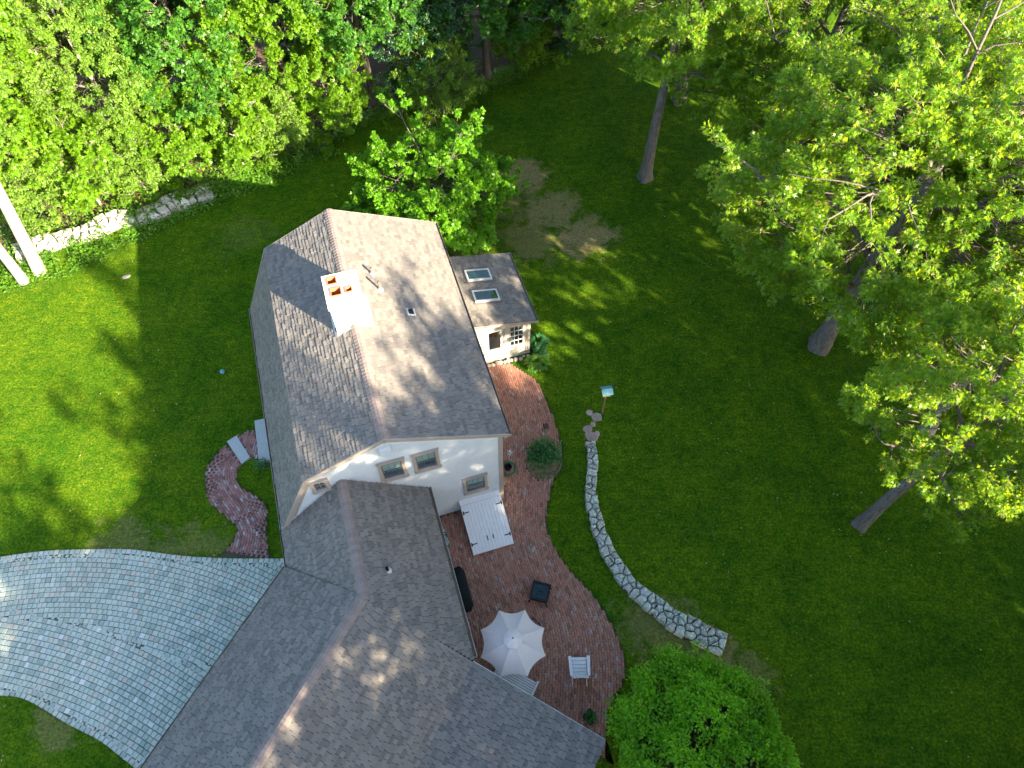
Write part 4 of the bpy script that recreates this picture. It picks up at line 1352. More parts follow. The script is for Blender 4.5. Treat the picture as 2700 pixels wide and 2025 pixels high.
# woods beyond the stone wall
wl_ = [(-30.5, 28.8, 1, 'feathery pale green ash at the left edge'), (-26.0, 30.6, 0, 'bright sunlit maple right of the pale ash at the left edge'), (-21.6, 33.0, 1, 'pale green ash behind the sunlit stretch of stone wall'),
       (-17.2, 34.6, 2, 'leafy tree whose crown hangs over the right end of the sunlit wall'), (-12.9, 36.6, 0, 'maple above the lawn left of the house roof peak'),
       (-8.5, 38.0, 2, 'tree with a dark straight trunk above the house roof peak'), (-5.6, 39.2, 3, 'dark blue-green tree behind the lawn maple'), (-1.6, 40.9, 2, 'dark leafy tree on twin trunks at the top of the lawn'),
       (2.2, 44.5, 3, 'shaded tree at the top centre edge of the woods'), (6.0, 49.0, 0, 'shaded maple at the top edge right of centre'),
       (4.8, 46.3, 2, 'leafy dark tree at the top edge just left of the slim-trunked oak'), (-35.0, 33.5, 0, 'maple in the far upper left corner'), (-29.5, 36.5, 1, 'pale tree along the top edge near the left corner'), (-24.0, 39.0, 2, 'tree on the top edge left of the pale trunk'),
       (-18.5, 41.5, 0, 'tall maple on the top edge above the stone wall'), (-13.0, 43.5, 3, 'dark tree on the top edge left of centre'), (-7.5, 45.5, 0, 'maple on the top edge behind the dark trunk'), (-2.0, 47.5, 3, 'deep green tree on the top edge at centre')]
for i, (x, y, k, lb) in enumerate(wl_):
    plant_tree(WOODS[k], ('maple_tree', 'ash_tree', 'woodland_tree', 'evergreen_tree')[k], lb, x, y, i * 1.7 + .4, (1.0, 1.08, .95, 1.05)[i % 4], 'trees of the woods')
sp_ = [(-29.0, 30.2, 0, 'sapling at the left edge behind the pale trunks'), (-25.6, 28.6, 1, 'pale sapling just behind the sunlit stone wall, leftmost'), (-23.0, 29.8, 0, 'sapling behind the middle of the sunlit stone wall'),
       (-20.6, 30.7, 1, 'pale sapling behind the right part of the sunlit wall'), (-18.3, 31.8, 0, 'sapling where the stone wall passes into shade'), (-15.6, 32.9, 0, 'sapling above the shaded end of the wall'),
       (-13.2, 34.0, 1, 'sapling at the wood edge left of the house peak'), (-10.6, 35.6, 0, 'sapling at the wood edge just above the house peak'), (-4.2, 37.6, 1, 'small sapling behind the lawn maple'), (.6, 42.6, 0, 'shaded sapling at the top of the lawn by the twin trunks'), (3.2, 44.4, 0, 'shaded sapling on the top centre wood edge'), (5.6, 46.0, 0, 'shaded sapling left of the slim-trunked oak, at the top edge'), (1.8, 45.8, 1, 'pale sapling deep in the top centre shade')]
for i, (x, y, k, lb) in enumerate(sp_):
    plant_tree(SAP[k], 'sapling', lb, x, y, i * 2.1, 1.0 + .12 * (i % 3), 'saplings along the stone wall', 'sapling')

# pale trunks at the left edge
for (b, e, r, lb) in (((105, 716), (0, 512), .30, 'thick pale tree trunk slanting out of the left edge, nearest the lawn'), ((64, 742), (-60, 585), .24, 'second pale trunk at the left edge, left of the thick one')):
    p0 = at(*b); p1 = at(*e, 4.8)
    d = (p1 - p0) / 4.8
    t = thing('pale_tree', lb, 'tree', tuple(p0), 0, 'pale trunks at the left edge')
    tb = MB(); tb.tube([d * z + np.array([0, 0, 0]) for z in (-.2, .25, 1, 2, 4, 6, 8, 10, 12, 13.5)], np.array([1.35, 1.1, 1.0, .95, .88, .8, .7, .6, .5, .4]) * r, 14)
    tb.build('trunk', M['barkp'], t, True)
    cr = link('crown', WOODS[1][2], None, t, tuple(d * 7.5 + np.array([0, 0, -.5])))
    cr.scale = (.75, .75, .7)

# clipped globe tree
def globe_tree():
    p = at(1852, 1958, 2.6)
    t = thing('globe_tree', 'dense round bright green clipped tree beside the patio at the bottom edge', 'tree', (p[0], p[1], 0))
    tb = MB(); tb.tube([(0, 0, -.2), (0, 0, .2), (.03, .02, 1.0), (0, 0, 2.0)], [.2, .15, .13, .1], 10); tb.build('trunk', M['barkd'], t, True)
    rg = np.random.default_rng(5)
    n = 2500
    v = rg.normal(0, 1, (n, 3)); v /= np.linalg.norm(v, axis=1)[:, None]
    v = v[v[:, 2] > -.6]
    lump = 1 + .10 * np.sin(v[:, 0] * 5 + 1) * np.sin(v[:, 1] * 6) + .08 * np.sin(v[:, 2] * 9 + v[:, 0] * 4) + .06 * np.sin(v[:, 1] * 13 + v[:, 0] * 11)
    lump *= np.where(rg.random(len(v)) < .05, rg.uniform(1.05, 1.16, len(v)), 1.0)
    gap = np.array([-.12, .04, .99]); gap /= np.linalg.norm(gap)
    keep = ((v @ gap < .983) & (np.sin(v[:, 0] * 7 + 2) * np.sin(v[:, 1] * 8 + 1) < .80)) | (rg.random(len(v)) < .35)
    v, lump = v[keep], lump[keep]
    c = v * lump[:, None] * np.array([2.5, 2.5, 1.6]) * rg.uniform(.86, 1.05, (len(v), 1)) + np.array([0, 0, 2.35])
    tw = MB()
    for q, dv in list(zip(c, v))[::3]:
        a = np.array([0, 0, 1.9]) + (q - np.array([0, 0, 1.9])) * .25
        tw.tube([a, (a + q) / 2 + rg.normal(0, .08, 3), q], [.022, .014, .006], 4, cap=False)
    tw.build('twigs', M['twig'], t, True)['kind'] = 'stuff'
    P, A, Nn, S = [], [], [], []
    for q, dv in zip(c, v):
        m = int(rg.integers(24, 40))
        o = rg.normal(0, 1, (m, 3)); o /= np.linalg.norm(o, axis=1)[:, None]
        pos = q + o * rg.uniform(.02, .20, (m, 1))
        P.append(pos); A.append(o * 1.3 + rg.normal(0, .4, (m, 3))); Nn.append(dv * .6 + np.array([0, 0, 1.0]) + rg.normal(0, .45, (m, 3))); S.append(rg.uniform(.08, .15, m))
    me = leaf_mesh('crown', np.vstack(P), np.vstack(A), np.vstack(Nn), np.concatenate(S), 'oval')
    me.materials.append(M['globe'])
    link('crown', me, None, t)


globe_tree()

# ground cover between wall and lawn
rg = np.random.default_rng(3)
band = resample(atl([(-100, 790), (30, 765), (140, 735), (250, 690), (350, 640), (430, 600), (520, 560), (620, 515), (720, 480), (860, 400), (960, 330), (1120, 285), (1260, 250), (1400, 190)]), .1)
wl2 = resample([p[:2] for p in WALL], .1)
P, A, Nn, S = [], [], [], []
for i in range(15500):
    a = band[rg.integers(len(band))]
    b_ = wl2[np.argmin(((wl2 - a) ** 2).sum(1))]
    f = rg.uniform(0, 1) ** 1.0
    q = a + (b_ - a) * f + rg.normal(0, .14, 2)
    h = rg.uniform(.03, .42) * (0.35 + min(1.0, f * 2.2)) * (1 + .4 * math.sin(q[0] * 2.1) * math.sin(q[1] * 2.7))
    P.append((q[0], q[1], max(.03, h)))
for i in range(9000):
    j_ = rg.integers(20, min(len(wl2) - 1, 330)); tg_ = wl2[min(j_ + 1, len(wl2) - 1)] - wl2[j_ - 1]; tg_ = tg_ / (np.linalg.norm(tg_) + 1e-9)
    q = wl2[j_] + np.array([-tg_[1], tg_[0]]) * (rg.uniform(.45, 3.4)) + rg.normal(0, .1, 2)
    P.append((q[0], q[1], rg.uniform(.05, .7) * (1 + .5 * math.sin(q[0] * 1.7) * math.sin(q[1] * 2.3))))
for i in range(700):
    j_ = rg.integers(20, 200); q = wl2[j_] + rg.normal(0, .3, 2); P.append((q[0], q[1], rg.uniform(.5, .8)))
P = np.array(P); n = len(P)
A = np.stack([rg.normal(0, 1, n), rg.normal(0, 1, n), rg.normal(-.1, .3, n)], 1)
Nn = np.stack([rg.normal(0, .4, n), rg.normal(0, .4, n), np.ones(n)], 1)
me = leaf_mesh('ground_cover', P, A, Nn, rg.uniform(.09, .22, n), 'oval'); me.materials.append(M['cover_leaf'])
tag(link('ground_cover', me), 'leafy green ground cover in front of the old stone wall', 'ground cover', kind='stuff')

# grass tufts softening the edges of paving and walls
P = []
for line, w, cnt in ((PEDGE, .09, 2600), (resample(PL, .05), .08, 900), (PR, .08, 900), (top, .1, 900), (bot, .1, 900)):
    for i in range(cnt):
        q = line[rg.integers(len(line))] + rg.normal(0, w * .5, 2)
        P.append((q[0], q[1], .0))
for i in range(9000):
    q = band[rg.integers(len(band))] + rg.normal(0, .25, 2); P.append((q[0], q[1], 0))
for i in range(2600):
    a_ = rg.uniform(0, 6.28); q = bed_c + (bed_r + rg.normal(0, .04)) * np.array([math.cos(a_), math.sin(a_)]) if i < 200 else PEDGE[rg.integers(len(PEDGE))] + rg.normal(0, .12, 2); P.append((q[0], q[1], 0))
P = np.array([p for p in P if not (inside(patio_poly, p[0], p[1]) and rg.random() < .75)]); n = len(P)
A = np.stack([rg.normal(0, .5, n), rg.normal(0, .5, n), np.ones(n)], 1)
Nn = np.stack([rg.normal(0, 1, n), rg.normal(0, 1, n), rg.normal(0, .3, n)], 1)
me = leaf_mesh('grass_tufts', P, A, Nn, rg.uniform(.05, .12, n), 'blade'); me.materials.append(M['grassblade'])
tag(link('grass_tufts', me), 'long grass blades along the paving edges and ground cover', 'grass', kind='stuff')

# ------------------------------------------------------------------ things in the garden
def rounded(mb, poly, z0, z1, bev=.03, rg=random, shrink=.012):
    """one stone: an irregular prism with a worn top edge"""
    P = np.array(poly, float); c = P.mean(0)
    r0 = P + (c - P) * 0.0
    n = len(P)
    def inset(q, d):
        v = q - c; L = np.linalg.norm(v, axis=1)[:, None]
        return c + v * np.maximum(.15, (L - d) / L)
    a, b_, t = inset(P, shrink), inset(P, shrink + bev * .35), inset(P, shrink + bev * 1.5)
    vs_ = [(*p, z0) for p in a] + [(*p, z1 - bev) for p in a] + [(*p, z1 - bev * .35 + rg.gauss(0, .006)) for p in b_] + [(*p, z1 + rg.gauss(0, .009)) for p in t] + [(*c, z1 + .012)]
    fs = []
    for L in range(3):
        for k in range(n): fs.append((L * n + k, L * n + (k + 1) % n, (L + 1) * n + (k + 1) % n, (L + 1) * n + k))
    for k in range(n): fs.append((3 * n + k, 3 * n + (k + 1) % n, 4 * n))
    mb.add(vs_, fs)
    return mb


def voronoi(pts, hull):
    cells = []
    for i, p in enumerate(pts):
        poly = [np.array(q, float) for q in hull(p)]
        for j, q in enumerate(pts):
            if i == j or np.hypot(*(p - q)) > 1.6: continue
            m = (p + q) / 2; d = q - p
            out = []
            for a, b_ in zip(poly, poly[1:] + poly[:1]):
                fa, fb = (a - m) @ d, (b_ - m) @ d
                if fa <= 0: out.append(a)
                if fa * fb < 0: out.append(a + (b_ - a) * fa / (fa - fb))
            poly = out
            if len(poly) < 3: break
        cells.append(poly)
    return cells


def stone_wall(t, path, halfw, z_of, spacing, mat, seed=1, base=None, jit=.38, bev=.05):
    rg = np.random.default_rng(seed); rr_ = random.Random(seed)
    s_acc = np.concatenate([[0], np.cumsum(np.linalg.norm(np.diff(path, axis=0), axis=1))])
    tg = np.gradient(path, axis=0); tg /= np.linalg.norm(tg, axis=1)[:, None]
    nm = np.stack([-tg[:, 1], tg[:, 0]], 1)
    # straighten, make cells, bend back
    pts = []
    s = spacing * .4
    while s < s_acc[-1] - spacing * .3:
        w = float(np.interp(s, s_acc, halfw))
        n = max(1, int(round(2 * w / spacing + rg.uniform(-.35, .35))))
        for k in range(n):
            pts.append(np.array([s + rg.normal(0, spacing * jit * .5), -w + 2 * w * (k + .5) / n + rg.normal(0, spacing * jit * .3)]))
        s += spacing * rg.uniform(.75, 1.15)
    pts = np.array(pts)

    def hull(p):
        w = float(np.interp(p[0], s_acc, halfw)) * rg.uniform(.9, 1.12)
        a, b_ = max(0, p[0] - 1.0), min(s_acc[-1], p[0] + 1.0)
        return [(a, -w), (b_, -w), (b_, w), (a, w)]
    for cell in voronoi(pts, hull):
        if len(cell) < 3: continue
        # split long edges and roughen
        c2 = []
        for a, b_ in zip(cell, cell[1:] + cell[:1]):
            c2.append(a)
            if np.hypot(*(b_ - a)) > .22: c2.append((a + b_) / 2 + rg.normal(0, .018, 2))
        c = np.mean(c2, axis=0)
        W = []
        for q in c2:
            q = c + (q - c) * (1 - .04)
            i = float(np.interp(q[0], s_acc, np.arange(len(path))))
            b0 = np.array([np.interp(i, np.arange(len(path)), path[:, k]) for k in (0, 1)]); nn = np.array([np.interp(i, np.arange(len(path)), nm[:, k]) for k in (0, 1)])
            W.append(b0 + nn * q[1])
        cw = np.mean(W, axis=0)
        mb = MB()
        mb2 = [np.array(q) - cw for q in W]
        area = 0.5 * sum(a[0] * b_[1] - a[1] * b_[0] for a, b_ in zip(mb2, mb2[1:] + mb2[:1]))
        if abs(area) < .004: continue
        if area < 0: mb2 = mb2[::-1]
        h = z_of(c[0]) + rr_.gauss(0, .025)
        rounded(mb, mb2, 0, h, min(bev, h * .6), rr_)
        o = mb.build('stone', mat(c[0]) if callable(mat) else mat, t, False, (cw[0] - t.location[0], cw[1] - t.location[1], 0))


# low curved garden wall
s_ = 500 / 1185
gw_px = [(135, 262, 62), (148, 330, 62), (153, 400, 68), (145, 470, 64), (140, 540, 66), (142, 600, 68), (152, 660, 78), (165, 720, 76), (180, 780, 80), (207, 860, 82), (238, 930, 80), (268, 985, 78), (312, 1050, 78), (352, 1110, 90), (402, 1172, 92), (452, 1217, 92), (512, 1267, 96), (572, 1312, 104), (642, 1367, 112), (722, 1412, 120), (802, 1452, 122), (882, 1490, 118), (985, 1535, 112)]
gpts = [at(1500 + a * s_, 1050 + b_ * s_, .35) for a, b_, w in gw_px]
gpath = resample(gpts, .08)
gh = np.interp(np.linspace(0, 1, len(gpath)), np.linspace(0, 1, len(gw_px)), [w * s_ / 2 / 59 for *_, w in gw_px])
t = thing('stone_wall', 'low curved dry stone garden wall of pale lichened stones on the right lawn', 'wall', (gpath[0][0], gpath[0][1], 0))
core = MB()
tg = np.gradient(gpath, axis=0); tg /= np.linalg.norm(tg, axis=1)[:, None]; nmv = np.stack([-tg[:, 1], tg[:, 0]], 1)
lft, rgt = gpath + nmv * gh[:, None] * .9, gpath - nmv * gh[:, None] * .9
core.prism([tuple(p - gpath[0]) for p in rgt] + [tuple(p - gpath[0]) for p in lft[::-1]], -.02, .17)
core.build('earth_core', M['soil'], t)
stone_wall(t, gpath, gh, lambda s: .30 + .06 * math.sin(s * .9), .30, M['fieldstone'], 4, jit=.75, bev=.07)
# flat brown stones leading to the bird box
fs = [((200, 110), .17, 11), ((150, 95), .13, 12), ((165, 150), .12, 14), ((120, 195), .19, 13), ((135, 240), .24, 15), ((172, 225), .12, 16), ((118, 270), .10, 18)]
for i, ((a, b_), r, sd) in enumerate([((172, 120), .26, 11), ((128, 92), .17, 12), ((150, 165), .15, 14), ((118, 195), .24, 13), ((140, 240), .30, 15), ((176, 222), .15, 16)]):
    p = at(1500 + a * s_, 1050 + b_ * s_)
    rr_ = random.Random(sd); k = 9
    poly = [(r * rr_.uniform(.85, 1.15) * math.cos(2 * math.pi * q / k), r * rr_.uniform(.85, 1.15) * math.sin(2 * math.pi * q / k)) for q in range(k)]
    o = rounded(MB(), poly, -.03, .05, .02, rr_).build('flat_stone', M['flatstone'], None, False, (p[0], p[1], 0))
    tag(o, ['large brown flat stone beside the bird box post', 'small brown flat stone, farthest left by the bird box', 'small brown flat stone between the bird box and the wall', 'brown flat stone at the left of the stone row', 'largest brown flat stone, at the head of the garden wall', 'small brown flat stone right of the largest one'][i], 'stone', 'flat stones at the head of the wall')

# old stone wall at the wood edge
bw = resample([np.array(p) for p in [at(40, 668, .3), at(92, 650, .3), at(140, 634, .3), at(175, 622, .3), at(212, 617, .3), at(250, 604, .3), at(285, 586, .3), at(316, 574, .3), at(348, 573, .3), at(390, 562, .3), at(422, 556, .3), at(455, 535, .3), at(500, 520, .3), at(560, 500, .3)]], .1)
t = thing('stone_wall', 'old tumbled boulder wall along the wood edge at the upper left', 'wall', (bw[0][0], bw[0][1], 0))
stone_wall(t, bw, np.full(len(bw), .52), lambda s: .55 + .12 * math.sin(s * 1.7), .52, M['boulder'], 9, bev=.16)

# small flat rock on the left lawn
p = at(333, 730)
o = rounded(MB(), [(.24 * math.cos(a), .13 * math.sin(a)) for a in np.linspace(0, 6.28, 9)[:-1]], -.02, .06, .03).build('rock', M['rock'], None, False, tuple(p), (0, 0, .4))
tag(o, 'small flat grey rock alone on the shaded left lawn', 'rock')

# granite slabs of the front entrance
o = MB(); o.prism([(-11.62, 15.82), (-10.7, 16.08), (-10.1, 14.05), (-11.0, 13.7)], -.05, .19)
tag(o.build('granite_step', M['granite']), 'long pale granite step against the front of the house', 'step')
o = MB(); o.prism([(-12.69, 14.83), (-12.32, 15.13), (-11.5, 14.04), (-11.81, 13.73)], -.05, .075)
tag(o.build('granite_step', M['granite']), 'narrow grey granite slab set across the brick path', 'step')

# cellar bulkhead
t = thing('cellar_bulkhead', 'white sloping cellar bulkhead with double board doors against the gable', 'bulkhead', tuple(hw(-1.02, 0, 0)), HOUSE_A)
ya, yb, za, zb = -.03, -2.07, 1.02, .16
w2 = .83
mbk = MB()
for sx in (-1, 1):
    x0 = sx * w2
    mbk.extrude([(x0, ya, 0), (x0, yb, 0), (x0, yb, zb - .05), (x0, ya, za - .05)], (-sx * .06, 0, 0))
mbk.span((-w2 + .06, yb, 0), (w2 - .06, yb + .05, zb - .05))
mbk.build('frame', M['white'], t)
slope = (za - zb) / (ya - yb)
def bz(y): return za + (y - ya) * slope
def plank(name, x0, x1, y0, y1, h0, h1, mat, par):
    mb = MB()
    mb.add([(x0, y0, bz(y0) + h0), (x1, y0, bz(y0) + h0), (x1, y1, bz(y1) + h0), (x0, y1, bz(y1) + h0), (x0, y0, bz(y0) + h1), (x1, y0, bz(y0) + h1), (x1, y1, bz(y1) + h1), (x0, y1, bz(y1) + h1)],
           [(3, 2, 1, 0), (4, 5, 6, 7), (0, 1, 5, 4), (1, 2, 6, 5), (2, 3, 7, 6), (3, 0, 4, 7)])
    return mb.build(name, mat, par)
plank('head_board', -w2 - .03, w2 + .03, ya - .2, ya + .0, -.03, .025, M['white'], t)
for sx in (-1, 1):
    dr = plank('door', min(0, sx * (w2 + .03)) + .004, max(0, sx * (w2 + .03)) - .004, yb - .03, ya - .208, -.035, -.012, M['trim'], t)
    nb_ = 6; bw_ = (w2 + .026) / nb_
    for k in range(nb_):
        x0 = sx * (.004 + k * bw_); x1 = sx * (.004 + (k + 1) * bw_ - .008)
        plank('board', min(x0, x1), max(x0, x1), yb - .03, ya - .208, -.011, .014, M['white'], dr)
    for yy in (-.52, -1.72):
        plank('hinge', min(sx * (w2 - .25), sx * w2), max(sx * (w2 - .25), sx * w2), yy - .018, yy + .018, .0145, .022, M['black'], dr)
        plank('hinge', min(sx * (w2 - .05), sx * w2), max(sx * (w2 - .05), sx * w2), yy - .07, yy + .07, .0145, .026, M['black'], dr)
    plank('handle', sx * .12 - .014, sx * .12 + .014, -1.72, -1.55, .0145, .045, M['black'], dr)

# umbrella
t = thing('patio_umbrella', 'open cream canvas patio umbrella with eight scalloped panels', 'umbrella', (.03, 5.74, 0), math.radians(1.5))
R_, za, ze = 1.225, 2.78, 2.2
NS, NR = 10, 9
mbc = MB(); mbc_v = []
for k in range(8):
    a0_ = math.radians(22.5 + 45 * k)
    grid = []
    for i in range(NR + 1):
        f = i / NR
        for j in range(NS + 1):
            g = j / NS
            sag = 4 * g * (1 - g)
            p0 = np.array([math.cos(a0_), math.sin(a0_)]); p1 = np.array([math.cos(a0_ + math.pi / 4), math.sin(a0_ + math.pi / 4)])
            q = (p0 * (1 - g) + p1 * g) * R_ * f
            q *= 1 - .10 * sag * f ** 1.5
            z = za - (za - ze) * (f ** 1.12) - .075 * sag * f * (1.0 - .2 * f)
            grid.append((q[0], q[1], z))
    pm = MB(); pm.add(grid, [(i * (NS + 1) + j, i * (NS + 1) + j + 1, (i + 1) * (NS + 1) + j + 1, (i + 1) * (NS + 1) + j) for i in range(NR) for j in range(NS)])
    pm.build('canopy_panel', M['canvas'], t, True)
vc = MB(); pts = []
for i, (r, z) in enumerate(((.02, 2.88), (.12, 2.862), (.22, 2.82), (.32, 2.765))):
    for k in range(48):
        a = 2 * math.pi * k / 48
        s2 = 1 + (.10 * abs(math.sin(a * 4 + .2)) - .05) * (i == 3)
        pts.append((r * s2 * math.cos(a), r * s2 * math.sin(a), z - (.02 * abs(math.sin(a * 4 + .2)) if i > 1 else 0)))
vc.add(pts, [(i * 48 + k, i * 48 + (k + 1) % 48, (i + 1) * 48 + (k + 1) % 48, (i + 1) * 48 + k) for i in range(3) for k in range(48)])
vc.build('vent_cap', M['canvas'], t, True)
MB().tube([(0, 0, .05), (0, 0, 2.84)], .02, 10).build('pole', M['wood'], t)
MB().lathe([(.012, 2.83), (.028, 2.86), (.028, 2.89), (.0, 2.91)], 10).build('finial', M['black'], t)
MB().lathe([(.0, 0.032), (.27, .032), (.27, .08), (.05, .11), (.04, .35), (.0, .35)], 18).build('base', M['black'], t)
for k in range(8):
    a = math.radians(22.5 + 45 * k)
    MB().bar((.04 * math.cos(a), .04 * math.sin(a), za - .03), (R_ * .985 * math.cos(a), R_ * .985 * math.sin(a), ze - .015), .014, .012).build('rib', M['wood'], t)
    MB().bar((.04 * math.cos(a), .04 * math.sin(a), 2.05), (.6 * math.cos(a), .6 * math.sin(a), 2.49), .012, .01).build('strut', M['wood'], t)

# dark dining chair half hidden by the umbrella, and the round table it belongs to
t = thing('round_table', 'round black patio table under the cream umbrella', 'table', (.03, 5.74, .03))
MB().lathe([(.04, .69), (.52, .69), (.54, .71), (.52, .725), (.04, .725)], 28).build('table_top', M['tableb'], t)
for k in range(4):
    a = .6 + k * math.pi / 2
    MB().tube([(.12 * math.cos(a), .12 * math.sin(a), .69), (.2 * math.cos(a), .2 * math.sin(a), .35), (.42 * math.cos(a), .42 * math.sin(a), 0)], .018, 6).build('leg', M['tableb'], t)
cp_ = at(1418, 1638, .75)
t = thing('patio_chair', 'dark metal patio chair peeping out from under the umbrella', 'chair', (cp_[0] - .25, cp_[1] - .22, .03), math.radians(-45))
MB().box((0, 0, .43), (.44, .42, .03)).build('seat', M['tableb'], t)
for k in range(5): MB().bar((-.18 + k * .09, .20, .45), (-.18 + k * .09, .27, .84), .02, .02).build('back_slat', M['tableb'], t)
MB().bar((-.21, .275, .85), (.21, .275, .85), .03, .04).build('top_rail', M['tableb'], t)
for sx in (-.2, .2):
    for sy in (-.19, .19): MB().bar((sx, sy, .42), (sx * 1.08, sy * 1.1, 0), .025, .025).build('leg', M['tableb'], t)

# square black fire table
t = thing('fire_table', 'square black metal fire table with a sunken blue-grey lid on the patio', 'table', (1.10, 8.02, .03), math.radians(-15.2))
f_ = MB(); h_ = .36
for lo, hi in (((-h_, -h_), (-h_ + .075, h_)), ((h_ - .075, -h_), (h_, h_)), ((-h_ + .075, -h_), (h_ - .075, -h_ + .075)), ((-h_ + .075, h_ - .075), (h_ - .075, h_))):
    f_.span((*lo, .5), (*hi, .54))
f_.build('rim', M['tableb'], t)
lid = MB().box((0, 0, .495), (.56, .56, .02)).build('lid', M['tile'], t)
MB().box((0, 0, .515), (.26, .26, .02), taper=.9).build('lid_panel', M['tile'], lid)
MB().box((0, 0, .54), (.12, .03, .03)).build('lid_handle', M['tableb'], lid)
ap = MB()
for sx, sy, lx, ly in ((0, -1, .6, .02), (0, 1, .6, .02), (-1, 0, .02, .6), (1, 0, .02, .6)):
    ap.box((sx * .31, sy * .31, .36), (lx, ly, .27))
ap.build('apron', M['tableb'], t)
for sx in (-1, 1):
    for sy in (-1, 1): MB().tube([(sx * .31, sy * .31, .5), (sx * .29, sy * .29, .25), (sx * .37, sy * .37, 0)], [.035, .028, .03], 6).build('leg', M['tableb'], t)

# wooden garden chair
t = thing('garden_chair', 'pale grey slatted wooden garden chair on the brick patio', 'chair', (2.48, 5.2, .03), math.radians(1))
for k in range(5): MB().box((0, .36 - k * .125, .38 - k * .022), (.53, .113, .02), Matrix.Rotation(.17, 3, 'X')).build('seat_slat', M['greyw'], t)
for k in range(5):
    x0 = (k - 2) * .098; x1 = (k - 2) * .118
    MB().bar((x0, -.20, .30), (x1, -.39, .93 - .025 * abs(k - 2)), .088, .018, (0, 1, .3)).build('back_slat', M['greyw'], t)
MB().bar((-.3, -.29, .56), (.3, -.29, .56), .03, .07).build('back_rail', M['greyw'], t)
for sx in (-1, 1):
    MB().prism([(sx * .26, -.27), (sx * .37, -.25), (sx * .40, .43), (sx * .29, .44)] if sx > 0 else [(sx * .29, .44), (sx * .40, .43), (sx * .37, -.25), (sx * .26, -.27)], .54, .56).build('arm', M['greyw'], t)
    MB().bar((sx * .29, .38, 0), (sx * .31, .38, .54), .09, .025, (0, 1, 0)).build('leg', M['greyw'], t)
    MB().bar((sx * .275, .40, .30), (sx * .265, -.52, .01), .02, .10).build('leg', M['greyw'], t)

# slatted bench by the garage
ang = math.radians(17.3 - 45)
bd = np.array([math.cos(ang), math.sin(ang)]); bn = np.array([-bd[1], bd[0]])
bc = np.array([.83, 4.47]) - bd * .78
t = thing('garden_bench', 'pale slatted wooden bench against the garage, half under the umbrella', 'bench', (bc[0], bc[1], .03), ang)
for k in range(6): MB().box((0, -.2 + k * .085, .43), (1.5, .066, .022)).build('seat_slat', M['greyw'], t)
for sx in (-1, 1):
    MB().box((sx * .77, .03, .6), (.06, .56, .025)).build('arm', M['greyw'], t)
    for sy in (-.2, .26): MB().box((sx * .74, sy, .3), (.05, .05, .58)).build('leg', M['greyw'], t)
for k in range(4): MB().box((0, -.25, .52 + k * .09), (1.5, .02, .06)).build('back_slat', M['greyw'], t)


def leafy(name, mat, parent, pts, axes, norms, sizes, kind='oval'):
    me = leaf_mesh(name, np.array(pts, float), np.array(axes, float), np.array(norms, float), np.array(sizes, float), kind)
    me.materials.append(mat)
    return link(name, me, None, parent)


# square planter
t = thing('planter', 'square black planter with a dark green plant near the garage corner', 'planter', (2.77, 3.60, .03), math.radians(45))
pm = MB(); pm.add([(-.15, -.15, 0), (.15, -.15, 0), (.15, .15, 0), (-.15, .15, 0), (-.2, -.2, .45), (.2, -.2, .45), (.2, .2, .45), (-.2, .2, .45), (-.17, -.17, .45), (.17, -.17, .45), (.17, .17, .45), (-.17, .17, .45), (-.16, -.16, .38), (.16, -.16, .38), (.16, .16, .38), (-.16, .16, .38)],
                  [(0, 1, 5, 4), (1, 2, 6, 5), (2, 3, 7, 6), (3, 0, 4, 7), (4, 5, 9, 8), (5, 6, 10, 9), (6, 7, 11, 10), (7, 4, 8, 11), (8, 9, 13, 12), (9, 10, 14, 13), (10, 11, 15, 14), (11, 8, 12, 15)])
pm.build('pot', M['black'], t)
MB().box((0, 0, .36), (.31, .31, .03)).build('soil', M['soil'], t)
n = 420
v = rg.normal(0, 1, (n, 3)); v[:, 2] = abs(v[:, 2]); v /= np.linalg.norm(v, axis=1)[:, None]
leafy('foliage', M['shrub'], t, v * np.array([.2, .2, .28]) * rg.uniform(.4, 1, (n, 1)) + [0, -.03, .42], v + rg.normal(0, .4, (n, 3)), v + [0, 0, .8] + rg.normal(0, .3, (n, 3)), rg.uniform(.05, .11, n))

# covered grill
t = thing('covered_grill', 'barbecue grill under a black fabric cover beside the wing wall', 'grill', (-2.02, 8.12, .03), HOUSE_A)
gm = MB(); lev = []
NA = 36
for i, (z, a_, b_) in enumerate(((.0, .34, .82), (.3, .335, .81), (.62, .33, .80), (.80, .325, .79), (.86, .30, .60), (1.0, .29, .57), (1.10, .25, .52), (1.155, .16, .42), (1.165, .02, .2))):
    for k in range(NA):
        th = 2 * math.pi * k / NA
        c, s = math.cos(th), math.sin(th)
        e = .45
        x = a_ * math.copysign(abs(c) ** e, c); y = b_ * math.copysign(abs(s) ** e, s)
        w = 1 + (.02 * math.sin(th * 9 + i) if i < 4 else .012 * math.sin(th * 5 + i * 2))
        lev.append((x * w, y * w, z))
gm.add(lev, [(i * NA + k, i * NA + (k + 1) % NA, (i + 1) * NA + (k + 1) % NA, (i + 1) * NA + k) for i in range(8) for k in range(NA)] + [tuple(8 * NA + k for k in range(NA))])
gm.build('cover', M['cover'], t, True)
MB().tube([(.345, -.8, .12), (.35, 0, .13), (.345, .8, .12)], .008, 5).build('hem_cord', M['black'], t)

